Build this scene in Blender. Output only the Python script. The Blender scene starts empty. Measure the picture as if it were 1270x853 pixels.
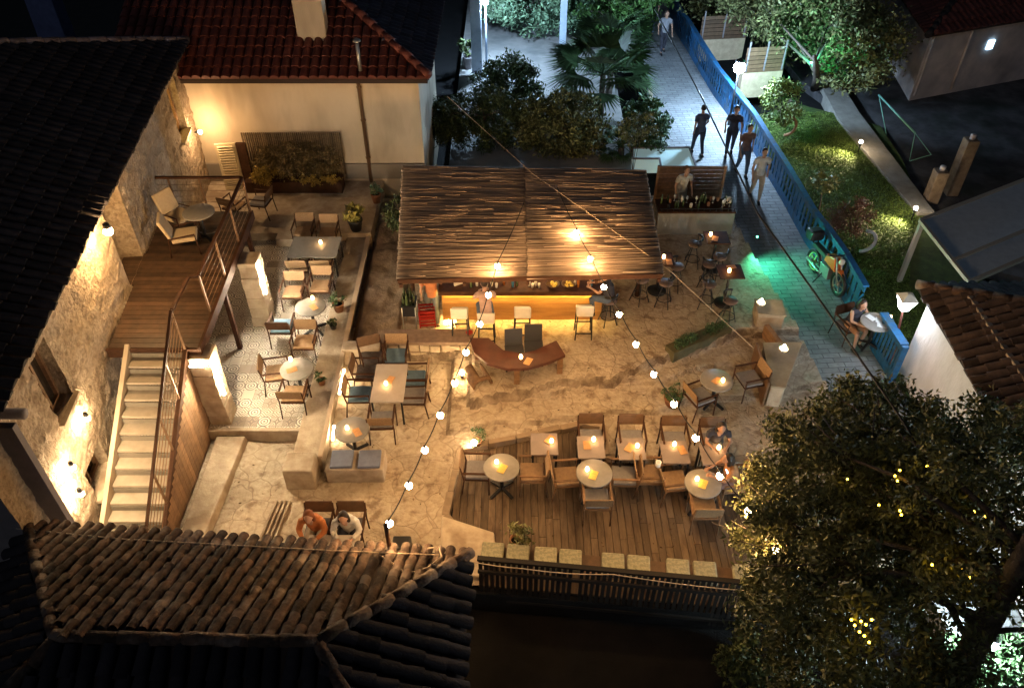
import bpy, math, random
import numpy as np
from mathutils import Vector, Matrix, noise
random.seed(7)
R=math.radians; PI=math.pi
sc=bpy.context.scene
# ---------------------------------------------------------------- camera, world, exposure
F=1000.; TH=R(41.5); H=13.3
cd=bpy.data.cameras.new('camera'); cam=bpy.data.objects.new('camera',cd); sc.collection.objects.link(cam); sc.camera=cam
cam.location=(0,0,H); cam.rotation_euler=(R(90)-TH,0,0)
cd.sensor_width=36.; cd.lens=36.*F/1270.; cd.clip_end=600; cd.clip_start=.1
w=bpy.data.worlds.new('World'); sc.world=w; w.use_nodes=True
nt=w.node_tree; sk=nt.nodes.new('ShaderNodeTexSky'); sk.sky_type='NISHITA'; sk.sun_disc=False
sk.sun_elevation=R(35); sk.sun_rotation=R(200)
nt.links.new(sk.outputs[0],nt.nodes['Background'].inputs[0]); nt.nodes['Background'].inputs[1].default_value=.0012
sd=bpy.data.lights.new('moon','SUN'); sd.energy=.02; sd.angle=R(.5); sd.color=(.75,.85,1)
so=bpy.data.objects.new('moon',sd); sc.collection.objects.link(so); so.rotation_euler=(R(55),0,R(-20))
sc.view_settings.view_transform='Standard'; sc.view_settings.look='None'; sc.view_settings.gamma=1
sc.view_settings.exposure=2.2; sc.view_settings.use_curve_mapping=False
cy=sc.cycles; cy.use_denoising=True; cy.max_bounces=4; cy.diffuse_bounces=3; cy.glossy_bounces=2
cy.transmission_bounces=3; cy.sample_clamp_indirect=4; cy.caustics_reflective=False; cy.caustics_refractive=False
WARM=(1,.58,.24); WARM2=(1,.68,.36)
# ---------------------------------------------------------------- helpers
def at(px,py,z=0.):
    cx=(px-635)/F; c=(426.5-py)/F
    d=Vector((cx, c*math.sin(TH)+math.cos(TH), c*math.cos(TH)-math.sin(TH)))
    t=(z-H)/d.z; return Vector((d.x*t,d.y*t,z))
col=sc.collection
def tag(o,label=None,cat=None,group=None,kind=None):
    if label: o['label']=label
    if cat: o['category']=cat
    if group: o['group']=group
    if kind: o['kind']=kind
    return o
def empty(name,loc=(0,0,0),rz=0):
    o=bpy.data.objects.new(name,None); col.objects.link(o); o.location=loc; o.rotation_euler=(0,0,rz); o.empty_display_size=.2
    return o
def thing(name,label,cat,loc=(0,0,0),rz=0,group=None):
    return tag(empty(name,loc,rz),label,cat,group)
def kids(o): return [c for c in bpy.data.objects if c.parent==o]
TREE={}
def copy_tree(o,parent=None):
    c=o.copy(); col.objects.link(c); c.parent=parent
    ch=TREE.get(o.name)
    if ch is None: ch=TREE[o.name]=[k.name for k in kids(o)]
    for k in ch: copy_tree(bpy.data.objects[k],c)
    return c
class MB:
    def __init__(s): s.v=[];s.f=[];s.r=[];s.smooth=[]
    def add(s,v,f,r=None,sm=False):
        n=len(s.v); s.v+= [tuple(p) for p in v]; s.f+=[tuple(i+n for i in q) for q in f]
        r=random.random() if r is None else r
        s.r+=[r]*len(f); s.smooth+=[sm]*len(f); return s
    def box(s,c,d,rz=0,rot=None,r=None,tp=1.):
        x,y,z=[k/2 for k in d]
        vs=[Vector((a*x*(tp if e>0 else 1),b*y*(tp if e>0 else 1),e*z)) for e in(-1,1) for a,b in((-1,-1),(1,-1),(1,1),(-1,1))]
        M=rot if rot is not None else Matrix.Rotation(rz,3,'Z')
        c=Vector(c); return s.add([M@p+c for p in vs],[(0,3,2,1),(4,5,6,7),(0,1,5,4),(1,2,6,5),(2,3,7,6),(3,0,4,7)],r)
    def bar(s,a,b,w,h,r=None,up=(0,0,1)):
        a=Vector(a);b=Vector(b);y=(b-a);L=y.length;y.normalize();u=Vector(up)
        if abs(y.dot(u))>.98:u=Vector((0,1,0))
        x=y.cross(u).normalized();z=x.cross(y)
        return s.box((a+b)/2,(w,L,h),rot=Matrix((x,y,z)).transposed(),r=r)
    def tube(s,pts,rad,n=6,r=None,sm=True,caps=True):
        pts=[Vector(p) for p in pts]; m=len(pts); rr=rad if isinstance(rad,(list,tuple)) else [rad]*m
        vs=[];fs=[]; px=None
        for i,p in enumerate(pts):
            t=(pts[min(i+1,m-1)]-pts[max(i-1,0)]).normalized()
            if px is None: px=t.orthogonal().normalized()
            else:
                px=(px-t*px.dot(t)); px=px.normalized() if px.length>1e-5 else t.orthogonal().normalized()
            py=t.cross(px)
            for k in range(n):
                a=2*PI*k/n; vs.append(p+(px*math.cos(a)+py*math.sin(a))*rr[i])
        for i in range(m-1):
            for k in range(n):
                k2=(k+1)%n; fs.append((i*n+k,i*n+k2,(i+1)*n+k2,(i+1)*n+k))
        if caps: fs+= [tuple(range(n))[::-1],tuple((m-1)*n+k for k in range(n))]
        return s.add(vs,fs,r,sm)
    def lathe(s,prof,c=(0,0,0),n=20,r=None,sm=True,sy=1.,rz=0.):
        vs=[];fs=[];m=len(prof);c=Vector(c);M=Matrix.Rotation(rz,3,'Z')
        for (q,z) in prof:
            for k in range(n):
                a=2*PI*k/n; vs.append(M@Vector((q*math.cos(a),q*math.sin(a)*sy,z))+c)
        for i in range(m-1):
            for k in range(n): k2=(k+1)%n; fs.append((i*n+k,i*n+k2,(i+1)*n+k2,(i+1)*n+k))
        fs+= [tuple(range(n))[::-1],tuple((m-1)*n+k for k in range(n))]
        return s.add(vs,fs,r,sm)
    def ball(s,c,rad,nu=10,nv=7,r=None,rot=None):
        rx,ry,rz=(rad,)*3 if not isinstance(rad,(tuple,list)) else rad
        vs=[];c=Vector(c)
        for i in range(1,nv):
            th=PI*i/nv
            for k in range(nu):
                a=2*PI*k/nu; p=Vector((rx*math.sin(th)*math.cos(a),ry*math.sin(th)*math.sin(a),rz*math.cos(th)))
                vs.append((rot@p if rot is not None else p)+c)
        t=Vector((0,0,rz)); t=rot@t if rot is not None else t
        vs+=[c+t,c-t]; a=len(vs)-2; fs=[]
        for i in range(nv-2):
            for k in range(nu): k2=(k+1)%nu; fs.append((i*nu+k,(i+1)*nu+k,(i+1)*nu+k2,i*nu+k2))
        for k in range(nu): k2=(k+1)%nu; fs+= [(a,k,k2),(a+1,(nv-2)*nu+k2,(nv-2)*nu+k)]
        return s.add(vs,fs,r,True)
    def prism(s,poly,z0,z1,r=None):
        n=len(poly); A=sum(poly[i][0]*poly[(i+1)%n][1]-poly[(i+1)%n][0]*poly[i][1] for i in range(n))
        if A<0: poly=poly[::-1]
        vs=[(p[0],p[1],z0) for p in poly]+[(p[0],p[1],z1) for p in poly]
        return s.add(vs,[tuple(range(n))[::-1],tuple(range(n,2*n))]+[(i,(i+1)%n,n+(i+1)%n,n+i) for i in range(n)],r)
    def hull(s,a,b,r=None):   # loft between two same-length loops
        n=len(a); return s.add(list(a)+list(b),[tuple(range(n))[::-1],tuple(range(n,2*n))]+[(i,(i+1)%n,n+(i+1)%n,n+i) for i in range(n)],r)
    def mesh(s,name):
        me=bpy.data.meshes.new(name); me.from_pydata(s.v,[],s.f)
        at_=me.attributes.new('rnd','FLOAT','FACE'); at_.data.foreach_set('value',np.array(s.r,dtype=np.float32))
        me.polygons.foreach_set('use_smooth',np.array(s.smooth,dtype=bool)); me.update(); return me
    def build(s,name,m,parent=None,bevel=0,loc=None,rz=None):
        o=bpy.data.objects.new(name,s.mesh(name)); o.data.materials.append(m); col.objects.link(o)
        if parent is not None: o.parent=parent
        if loc is not None:o.location=loc
        if rz is not None:o.rotation_euler=(0,0,rz)
        if bevel:
            b=o.modifiers.new('bevel','BEVEL'); b.width=bevel; b.segments=2; b.limit_method='ANGLE'; b.angle_limit=R(40)
        return o
# ---------------------------------------------------------------- materials
MATS={}
def mat(name,c,c2=None,sc_=4,rough=.8,bump=.0,bs=30,rn=.15,metal=0,emit=0,spec=.3,detail=6,alpha=None,contrast=(.35,.65),c3=None,s3=.7,stretch=None):
    if name in MATS: return MATS[name]
    m=bpy.data.materials.new(name); m.use_nodes=True; t=m.node_tree; L=t.links.new; N=t.nodes.new; b=t.nodes['Principled BSDF']
    b.inputs['Roughness'].default_value=rough; b.inputs['Metallic'].default_value=metal; b.inputs['Specular IOR Level'].default_value=spec
    tc=N('ShaderNodeTexCoord'); src=tc.outputs['Object']
    if stretch:
        mp=N('ShaderNodeMapping'); mp.inputs['Scale'].default_value=stretch; L(src,mp.inputs[0]); src=mp.outputs[0]
    def ns(scale,d=detail):
        n=N('ShaderNodeTexNoise'); n.inputs['Scale'].default_value=scale; n.inputs['Detail'].default_value=d; n.inputs['Roughness'].default_value=.6; L(src,n.inputs['Vector']); return n
    def mix(f,a,b_,mode='MIX'):
        x=N('ShaderNodeMix'); x.data_type='RGBA'; x.blend_type=mode
        for s_,v in ((x.inputs[0],f),(x.inputs[6],a),(x.inputs[7],b_)):
            if isinstance(v,(int,float)): s_.default_value=v
            elif isinstance(v,tuple): s_.default_value=(*v[:3],1)
            else: L(v,s_)
        return x.outputs[2]
    out=c
    if c2:
        n=ns(sc_); mr=N('ShaderNodeMapRange'); mr.inputs[1].default_value=contrast[0]; mr.inputs[2].default_value=contrast[1]; L(n.outputs[0],mr.inputs[0])
        out=mix(mr.outputs[0],c,c2)
    if c3:
        n=ns(s3,3); mr=N('ShaderNodeMapRange'); mr.inputs[1].default_value=.5; mr.inputs[2].default_value=.68; L(n.outputs[0],mr.inputs[0]); out=mix(mr.outputs[0],out,c3)
    if rn:
        a=N('ShaderNodeAttribute'); a.attribute_name='rnd'; mr=N('ShaderNodeMapRange'); mr.inputs[3].default_value=1-rn; mr.inputs[4].default_value=1+rn; L(a.outputs['Fac'],mr.inputs[0])
        vm=N('ShaderNodeVectorMath'); vm.operation='SCALE'
        if isinstance(out,tuple): vm.inputs[0].default_value=out[:3]
        else: L(out,vm.inputs[0])
        L(mr.outputs[0],vm.inputs['Scale']); out=vm.outputs[0]
    if isinstance(out,tuple): b.inputs['Base Color'].default_value=(*out[:3],1)
    else: L(out,b.inputs['Base Color'])
    if bump:
        n=ns(bs,8); bp=N('ShaderNodeBump'); bp.inputs['Strength'].default_value=bump; bp.inputs['Distance'].default_value=.03; L(n.outputs[0],bp.inputs['Height']); L(bp.outputs[0],b.inputs['Normal'])
    if emit:
        b.inputs['Emission Color'].default_value=(*c,1); b.inputs['Emission Strength'].default_value=emit
    MATS[name]=m; return m
def glow(name,c,s):
    if name in MATS: return MATS[name]
    m=bpy.data.materials.new(name); m.use_nodes=True; t=m.node_tree
    t.nodes.remove(t.nodes['Principled BSDF']); e=t.nodes.new('ShaderNodeEmission'); e.inputs[0].default_value=(*c,1); e.inputs[1].default_value=s
    t.links.new(e.outputs[0],t.nodes['Material Output'].inputs[0]); MATS[name]=m; return m
class NT:
    def __init__(s,name,rough=.85):
        s.m=bpy.data.materials.new(name); s.m.use_nodes=True; s.t=s.m.node_tree; s.b=s.t.nodes['Principled BSDF']; s.b.inputs['Roughness'].default_value=rough; s.b.inputs['Specular IOR Level'].default_value=.3
        MATS[name]=s.m; s.co=s.n('TexCoord').outputs['Object']
    def n(s,k,**kw):
        x=s.t.nodes.new('ShaderNode'+k)
        for a,b in kw.items(): setattr(x,a,b)
        return x
    def L(s,v,i):
        if isinstance(v,(int,float)): i.default_value=v
        elif isinstance(v,tuple): i.default_value=v if len(v)==len(i.default_value) else (*v,1)
        else: s.t.links.new(v,i)
    def math(s,op,a,b=0.,c=None):
        x=s.n('Math',operation=op); s.L(a,x.inputs[0]); s.L(b,x.inputs[1])
        if c is not None: s.L(c,x.inputs[2])
        return x.outputs[0]
    def vm(s,op,a,b=None,sc=None,o=0):
        x=s.n('VectorMath',operation=op); s.L(a,x.inputs[0])
        if b is not None: s.L(b,x.inputs[1])
        if sc is not None: s.L(sc,x.inputs['Scale'])
        return x.outputs[o]
    def mix(s,f,a,b,mode='MIX'):
        x=s.n('Mix',data_type='RGBA',blend_type=mode); s.L(f,x.inputs[0]); s.L(a,x.inputs[6]); s.L(b,x.inputs[7]); return x.outputs[2]
    def rng(s,v,a,b,c=0.,d=1.):
        x=s.n('MapRange'); s.L(v,x.inputs[0]); [s.L(q,x.inputs[i+1]) for i,q in enumerate((float(a),float(b),float(c),float(d)))]; return x.outputs[0]
    def noise(s,scale,d=6,co=None,rough=.6):
        x=s.n('TexNoise'); x.inputs['Scale'].default_value=scale; x.inputs['Detail'].default_value=d; x.inputs['Roughness'].default_value=rough; s.L(co or s.co,x.inputs['Vector']); return x.outputs[0]
    def voro(s,scale,feat='F1',co=None,rand=1.):
        x=s.n('TexVoronoi',feature=feat); x.inputs['Scale'].default_value=scale; x.inputs['Randomness'].default_value=rand; s.L(co or s.co,x.inputs['Vector']); return x
    def bump(s,h,strength,dist=.03):
        x=s.n('Bump'); x.inputs['Strength'].default_value=strength; x.inputs['Distance'].default_value=dist; s.L(h,x.inputs['Height']); s.L(x.outputs[0],s.b.inputs['Normal'])
    def done(s,c): s.L(c,s.b.inputs['Base Color']); return s.m
def m_floor():
    k=NT('stone_floor',.75)
    warp=k.vm('ADD',k.co,k.vm('SCALE',k.n('TexNoise').outputs[1],sc=.0))
    wn=k.n('TexNoise'); wn.inputs['Scale'].default_value=1.3; k.L(k.co,wn.inputs['Vector']); warp=k.vm('ADD',k.co,k.vm('SCALE',wn.outputs[1],sc=.6))
    e=k.voro(1.9,'DISTANCE_TO_EDGE',warp,.8).outputs['Distance']; cells=k.voro(1.9,'F1',warp,.8)
    n1=k.noise(1.2,5); n2=k.noise(9,8); n3=k.noise(2.7,6)
    c=k.mix(k.rng(n1,.35,.65),(.52,.44,.34),(.37,.30,.22))
    c=k.mix(k.rng(cells.outputs['Color'],0,1,0,.45),c,(.60,.50,.38))
    c=k.mix(k.rng(n3,.54,.66,0,.85),c,(.17,.115,.075))
    c=k.mix(k.rng(n2,.40,.64,0,.45),c,(.26,.18,.12))
    c=k.mix(k.math('MULTIPLY',k.rng(e,.0,.028,.8,0.),k.rng(k.noise(.8,3),.38,.6,.35,1.)),c,(.2,.14,.095)); c=k.mix(k.rng(k.noise(4.2,4),.60,.70,0,.5),c,(.24,.16,.105))
    k.bump(k.math('ADD',k.math('MULTIPLY',n2,.8),k.math('MULTIPLY',k.rng(e,0,.05),.12)),.9,.07)
    gn=k.n('NewGeometry'); sp=k.n('SeparateXYZ'); k.L(gn.outputs['True Normal'],sp.inputs[0]); c=k.mix(k.math('MULTIPLY',k.rng(sp.outputs[2],.98,.62,0,1.),k.rng(n3,.35,.6,.35,1.)),c,(.13,.09,.06))  # steep ridge faces darkened: crevice dirt plus occlusion shade put into the colour
    return k.done(c)
def m_tiles():
    k=NT('patterned_tiles',.45); p=k.vm('SCALE',k.co,sc=3.6)
    fr=k.vm('SUBTRACT',k.vm('FRACTION',p),(.5,.5,.5)); fl=k.vm('FLOOR',p)
    wn=k.n('TexWhiteNoise'); k.L(fl,wn.inputs[0]); rv=wn.outputs[0]
    sep=k.n('SeparateXYZ'); k.L(fr,sep.inputs[0]); x=k.math('ABSOLUTE',sep.outputs[0]); y=k.math('ABSOLUTE',sep.outputs[1])
    r=k.math('SQRT',k.math('ADD',k.math('MULTIPLY',x,x),k.math('MULTIPLY',y,y))); d=k.math('ADD',x,y); m=k.math('MAXIMUM',x,y); mul=k.math('MULTIPLY',x,y)
    rings=k.math('GREATER_THAN',k.math('SINE',k.math('MULTIPLY',r,30.)),.25)
    dia=k.math('GREATER_THAN',k.math('SINE',k.math('MULTIPLY',d,26.)),.3)
    star=k.math('GREATER_THAN',k.math('SINE',k.math('MULTIPLY',mul,130.)),.2)
    pat=k.math('ADD',k.math('MULTIPLY',rings,k.math('LESS_THAN',rv,.4)),k.math('MULTIPLY',dia,k.math('MULTIPLY',k.math('GREATER_THAN',rv,.4),k.math('LESS_THAN',rv,.7))))
    pat=k.math('ADD',pat,k.math('MULTIPLY',star,k.math('MULTIPLY',k.math('GREATER_THAN',rv,.7),k.math('LESS_THAN',rv,.93))))
    base=k.mix(rv,(.72,.67,.58),(.55,.5,.43)); base=k.mix(k.rng(wn.outputs[1],.8,.85,0,.8),base,(.25,.19,.15))
    ink=k.mix(k.rng(rv,0,1),(.12,.115,.12),(.24,.2,.17))
    c=k.mix(k.math('MULTIPLY',pat,.9),base,ink); c=k.mix(k.math('GREATER_THAN',m,.485),c,(.22,.18,.15)); c=k.mix(k.rng(k.noise(2.5),.5,.75,0,.5),c,(.3,.23,.17))
    return k.done(c)
def m_wall():
    k=NT('rubble_stone',.9); st=k.vm('MULTIPLY',k.co,(1,1,1.7))
    e=k.voro(3.6,'DISTANCE_TO_EDGE',st).outputs['Distance']; ce=k.voro(3.6,'F1',st).outputs['Color']; n=k.noise(14,8); n1=k.noise(2)
    c=k.mix(k.rng(ce,.1,.9),(.50,.41,.31),(.36,.28,.20)); c=k.mix(k.rng(n,.42,.62,0,.55),c,(.25,.18,.12)); c=k.mix(k.rng(e,0,.06,.35,0),c,(.40,.32,.24)); c=k.mix(k.rng(k.noise(7,6),.5,.62,0,.45),c,(.20,.145,.10)); c=k.mix(k.rng(n1,.5,.7,0,.4),c,(.56,.47,.36))
    k.bump(k.math('ADD',k.math('MULTIPLY',n,1.),k.math('MULTIPLY',k.noise(5,6),1.2)),1.,.07); return k.done(c)
def m_street():
    k=NT('street_paving',.6); mp=k.n('Mapping'); mp.inputs['Rotation'].default_value=(0,0,R(-4)); k.L(k.co,mp.inputs[0])
    br=k.n('TexBrick'); k.L(mp.outputs[0],br.inputs[0]); br.inputs['Scale'].default_value=1.; br.inputs['Brick Width'].default_value=.42; br.inputs['Row Height'].default_value=.17; br.inputs['Mortar Size'].default_value=.012; br.inputs['Bias'].default_value=0.
    br.inputs['Color1'].default_value=(.30,.31,.32,1); br.inputs['Color2'].default_value=(.21,.22,.235,1); br.inputs['Mortar'].default_value=(.09,.09,.1,1)
    n=k.noise(7,8); c=k.mix(k.rng(n,.4,.65,0,.6),br.outputs[0],(.16,.16,.17)); c=k.mix(k.rng(k.noise(1.1),.45,.7,0,.5),c,(.33,.33,.34))
    k.bump(k.math('SUBTRACT',n,br.outputs[1]),.5,.03); return k.done(c)
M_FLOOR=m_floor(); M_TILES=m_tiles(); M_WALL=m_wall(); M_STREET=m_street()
wood=mat('warm_wood',(.27,.155,.085),(.16,.09,.048),sc_=6,rough=.6,bump=.15,rn=.25,stretch=(1,1,4))
darkwood=mat('dark_wood',(.075,.035,.02),(.045,.022,.013),sc_=6,rough=.7,bump=.1,rn=.2,spec=.12)
brown=mat('brown_board',(.15,.085,.048),(.095,.055,.032),sc_=7,rough=.55,bump=.1,rn=.25)
deckw=mat('deck_boards',(.16,.112,.072),(.10,.068,.045),sc_=3,rough=.7,bump=.3,bs=20,rn=.28,stretch=(6,1,1),c3=(.07,.042,.026),s3=1.2)
cane=mat('woven_cane',(.29,.185,.10),(.20,.125,.068),sc_=40,rough=.7,bump=.3,rn=.15)
black=mat('black_metal',(.018,.018,.02),rough=.45,rn=.1)
grey_top=mat('grey_tabletop',(.27,.255,.24),(.23,.215,.2),sc_=8,rough=.45,rn=.05)
cush_grey=mat('grey_cushion',(.25,.235,.24),(.20,.19,.20),sc_=14,rough=.9,bump=.2,rn=.1)
cush_blue=mat('blue_cushion',(.13,.21,.29),(.10,.17,.24),sc_=14,rough=.9,bump=.2,rn=.1)
cush_dark=mat('dark_cushion',(.10,.085,.085),(.07,.06,.06),sc_=14,rough=.9,rn=.1)
cush_orange=mat('tan_cushion',(.34,.22,.125),(.26,.165,.095),sc_=14,rough=.9,rn=.1)
cream=mat('cream_leather',(.72,.66,.55),(.66,.6,.5),sc_=8,rough=.5,rn=.05)
plaster=mat('plaster',(.60,.50,.38),(.53,.44,.33),sc_=1.5,rough=.9,bump=.25,bs=30,rn=0,c3=(.42,.34,.25),s3=.9,stretch=(1,1,.35))
plaster_white=mat('white_plaster',(.62,.60,.60),(.5,.48,.47),sc_=2.5,rough=.9,bump=.4,bs=16,rn=0,stretch=(1,1,.4))
plaster_grey=mat('grey_plaster',(.22,.20,.21),(.17,.155,.165),sc_=3,rough=.9,bump=.3,rn=0)
plaster_old=mat('old_plaster',(.62,.54,.52),(.42,.38,.39),sc_=1.3,rough=.9,bump=.4,rn=0,c3=(.3,.27,.28),s3=.5)
dressed=mat('dressed_stone',(.52,.44,.34),(.40,.32,.24),sc_=5,rough=.85,bump=.5,bs=20,rn=.15,c3=(.28,.21,.15),s3=1.5)
rock=mat('rough_rock',(.26,.19,.13),(.16,.11,.075),sc_=5,rough=.9,bump=1.,bs=12,rn=.2)
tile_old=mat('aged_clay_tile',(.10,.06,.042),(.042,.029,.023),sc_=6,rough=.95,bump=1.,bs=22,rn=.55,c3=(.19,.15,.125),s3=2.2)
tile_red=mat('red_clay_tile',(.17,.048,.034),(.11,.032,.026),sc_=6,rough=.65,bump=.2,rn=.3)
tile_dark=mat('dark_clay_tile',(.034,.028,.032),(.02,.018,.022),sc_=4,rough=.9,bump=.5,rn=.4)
underlay=mat('roof_underlay',(.045,.03,.026),rough=.95,rn=0)
reed=mat('dry_reed',(.36,.275,.215),(.26,.195,.15),sc_=5,rough=.85,rn=.3,stretch=(.4,3,3))
blue_paint=mat('blue_painted_steel',(.02,.14,.34),(.014,.085,.21),sc_=9,rough=.5,rn=.15,spec=.4,c3=(.05,.09,.13),s3=3.)
soil=mat('dark_soil',(.014,.013,.014),(.008,.008,.009),sc_=2,rough=1,bump=.6,rn=0)
leafA=mat('olive_leaf',(.19,.19,.075),(.09,.105,.04),sc_=2,rough=.5,rn=.6)
leafB=mat('green_leaf',(.07,.13,.05),(.045,.085,.035),sc_=2,rough=.5,rn=.5)
leafC=mat('pale_leaf',(.16,.24,.14),(.10,.17,.10),sc_=2,rough=.5,rn=.5)
leafY=mat('yellow_leaf',(.24,.20,.05),(.15,.14,.035),sc_=2,rough=.5,rn=.5)
leafR=mat('russet_leaf',(.20,.09,.055),(.12,.055,.035),sc_=2,rough=.7,rn=.5)
leafD=mat('dark_leaf',(.085,.11,.04),(.05,.07,.028),sc_=2,rough=.55,rn=.6)
bark=mat('bark',(.13,.10,.08),(.07,.055,.045),sc_=8,rough=.95,bump=.8,rn=.1)
pot_m=mat('terracotta',(.32,.15,.08),(.24,.11,.06),sc_=6,rough=.8,rn=.1)
paper=mat('orange_menu_card',(.55,.30,.13),(.45,.23,.10),sc_=25,rough=.7,rn=.1)
paper_y=mat('yellow_menu_card',(.72,.52,.12),(.6,.4,.1),sc_=25,rough=.7,rn=.1)
white_m=mat('white_paint',(.75,.75,.74),rough=.5,rn=.03)
steel=mat('steel',(.45,.44,.43),rough=.35,metal=.8,rn=.1)
red_m=mat('red_plastic',(.32,.02,.015),rough=.4,rn=.15)
skin_m=mat('skin',(.42,.24,.16),(.38,.21,.14),rough=.5,rn=0)
hair_d=mat('dark_hair',(.025,.015,.01),rough=.5,rn=.1)
bottle_g=mat('bottle_glass',(.05,.07,.03),rough=.12,rn=.9,spec=.7)
glassw=mat('clear_glassware',(.62,.58,.5),rough=.1,rn=.2,spec=.8)
bulb_m=glow('warm_bulb',(1,.57,.23),112)
candle_m=glow('candle_glow',(1,.55,.2),8.5)
# ---------------------------------------------------------------- setting: ground, terrace, street, garden
def inside(p,poly):
    x,y=p[0],p[1];c=False;n=len(poly)
    for i in range(n):
        x1,y1=poly[i][:2];x2,y2=poly[(i+1)%n][:2]
        if (y1>y)!=(y2>y) and x<(x2-x1)*(y-y1)/(y2-y1)+x1: c=not c
    return c
DECK=[(-1.08,11.59),(0.09,11.87),(1.57,12.32),(1.98,12.23),(1.99,11.34),(5.07,11.18),(5.55,10.64),(5.7,8.05),(5.6,7.72),(-.66,8.33),(-.6,8.88),(-1.3,9.88)]
TILE=[(-8.3,11.9),(-4.57,11.9),(-4.57,12.64),(-4.6,17.3),(-4.67,19.05),(-8.9,19.05)]
def yl(x):
    P=[(-9,19.05),(-3.35,19.05),(-3.3,14.4),(-1.05,14.35),(-.95,12.75),(0,12.95),(1.2,13.35),(2.4,13.45),(3.3,14.05),(4.6,14.55),(5.6,15.1),(9,15.2)]
    for (a,b),(c,d) in zip(P,P[1:]):
        if x<=c: return b+(d-b)*max(0,(x-a)/(c-a))
    return 15.2
def ss(t): t=max(0,min(1,t)); return t*t*(3-2*t)
def hfloor(x,y):
    n=noise.noise(Vector((x*.9,y*.9,0)))*.035+noise.noise(Vector((x*3.1,y*3.1,4)))*.014
    up=ss((y-yl(x)-.12*noise.noise(Vector((x*2,y*2,7))))/.10); r=.16*up
    yl2=12.05+.16*(x+1)+.25*noise.noise(Vector((x*.8,0,2)))
    if x>-1.4: r+=.06*ss((y-yl2)/.08)+.05*ss((y-yl2-.9-.3*noise.noise(Vector((x*.7,1,9))))/.08)*(1-up)
    return r*1.5+n*(1-.75*up)+.03*(1-up)*ss((noise.noise(Vector((x*.55,y*1.1,12)))-.08)/.03)
def gz(x,y):
    if inside((x,y),DECK): return -.1
    if inside((x,y),TILE): return .35
    if x<-3.95 and y>19.05: return .6
    if x>5.7 and y>16: return 0.
    return hfloor(x,y)
def struct(name,mb,m,**k): return tag(mb.build(name,m,**k),kind='structure')
g=MB(); g.add([(-250,-120,-.75),(250,-120,-.75),(250,400,-.75),(-250,400,-.75)],[(0,1,2,3)]); struct('ground',g,soil)
# courtyard rock floor
g=MB(); st=.085; xs=np.arange(-9.2,7.45,st); ys=np.arange(5.2,21.6,st); idx={}; vs=[];fs=[]
def sedge(y):
    P=[(5,7.9),(14.06,7.25),(16.79,6.84),(21.15,6.36),(25.1,4.97),(34,5.65)]
    for (a,b),(c,d) in zip(P,P[1:]):
        if y<=c: return b+(d-b)*max(0,(y-a)/(c-a))
    return 5.65
for i,x in enumerate(xs):
    for j,y in enumerate(ys):
        idx[i,j]=len(vs); vs.append((x,y,hfloor(x,y)))
for i in range(len(xs)-1):
    for j in range(len(ys)-1):
        cx,cy_=xs[i]+st/2,ys[j]+st/2
        if inside((cx,cy_),DECK) or cx>sedge(cy_)+.05 or cy_<8.4-(cx+.6)*.09 and cx>-.62 or cy_<6.6 or (cy_<8.25 and cx>-1.25): continue
        fs.append((idx[i,j],idx[i+1,j],idx[i+1,j+1],idx[i,j+1]))
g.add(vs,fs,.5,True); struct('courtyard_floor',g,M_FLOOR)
g=MB(); g.prism([(-.8,8.2),(5.7,7.6),(5.8,12.6),(-1.5,12.6),(-1.5,9)],-.7,-.16); struct('deck_bed',g,soil)
# tile terrace and the step behind it
g=MB(); g.prism(TILE,.0,.35); struct('tile_terrace',g,M_TILES)
g=MB(); g.box((-6.2,11.86,.17),(3.4,.1,.36)); struct('terrace_kerb',g,dressed,bevel=.015)
g=MB(); g.prism([(-9.3,19.05),(-6.6,19.05),(-6.6,18.75),(-6.1,18.75),(-6.1,19.05),(-3.97,19.05),(-3.97,21.95),(-9.3,21.95)],-.1,.6); struct('upper_step_terrace',g,dressed,bevel=.02)
# curb beside the stair, shallow ramps on lower floor
g=MB(); g.hull([Vector((-6.45,8.3,.0)),Vector((-5.95,8.3,.0)),Vector((-5.75,11.8,.0)),Vector((-6.45,11.8,.0))],[Vector((-6.42,8.3,.22)),Vector((-6.0,8.3,.22)),Vector((-5.8,11.8,.2)),Vector((-6.42,11.8,.2))]); struct('stone_kerb',g,dressed,bevel=.03)
g=MB()
for k in range(4): g.box((-4.95+k*.09,8.9,.03),(.035,2.6,.05),rz=-.12)
struct('floor_grooves',g,dressed)
# street
g=MB(); L_=[(sedge(y),y) for y in (7.4,8,11,14.06,16.79,21.15,25.1,30,34,60)]; Rr=[(7.6,60),(7.3,36.6),(7.5,33.9),(7.8,29.3),(8.3,25.5),(8.5,21.7),(8.6,19.5),(8.86,17.4),(8.9,15.9),(9.1,13.6),(9.2,4),(8,4)]
g.prism(L_+Rr,-.5,.0); struct('street',g,M_STREET)
g=MB()
for a,b in zip(L_[3:8],L_[4:8]): g.bar((a[0],a[1],.02),(b[0],b[1],.02),.14,.09)
struct('street_kerb',g,dressed)
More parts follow.
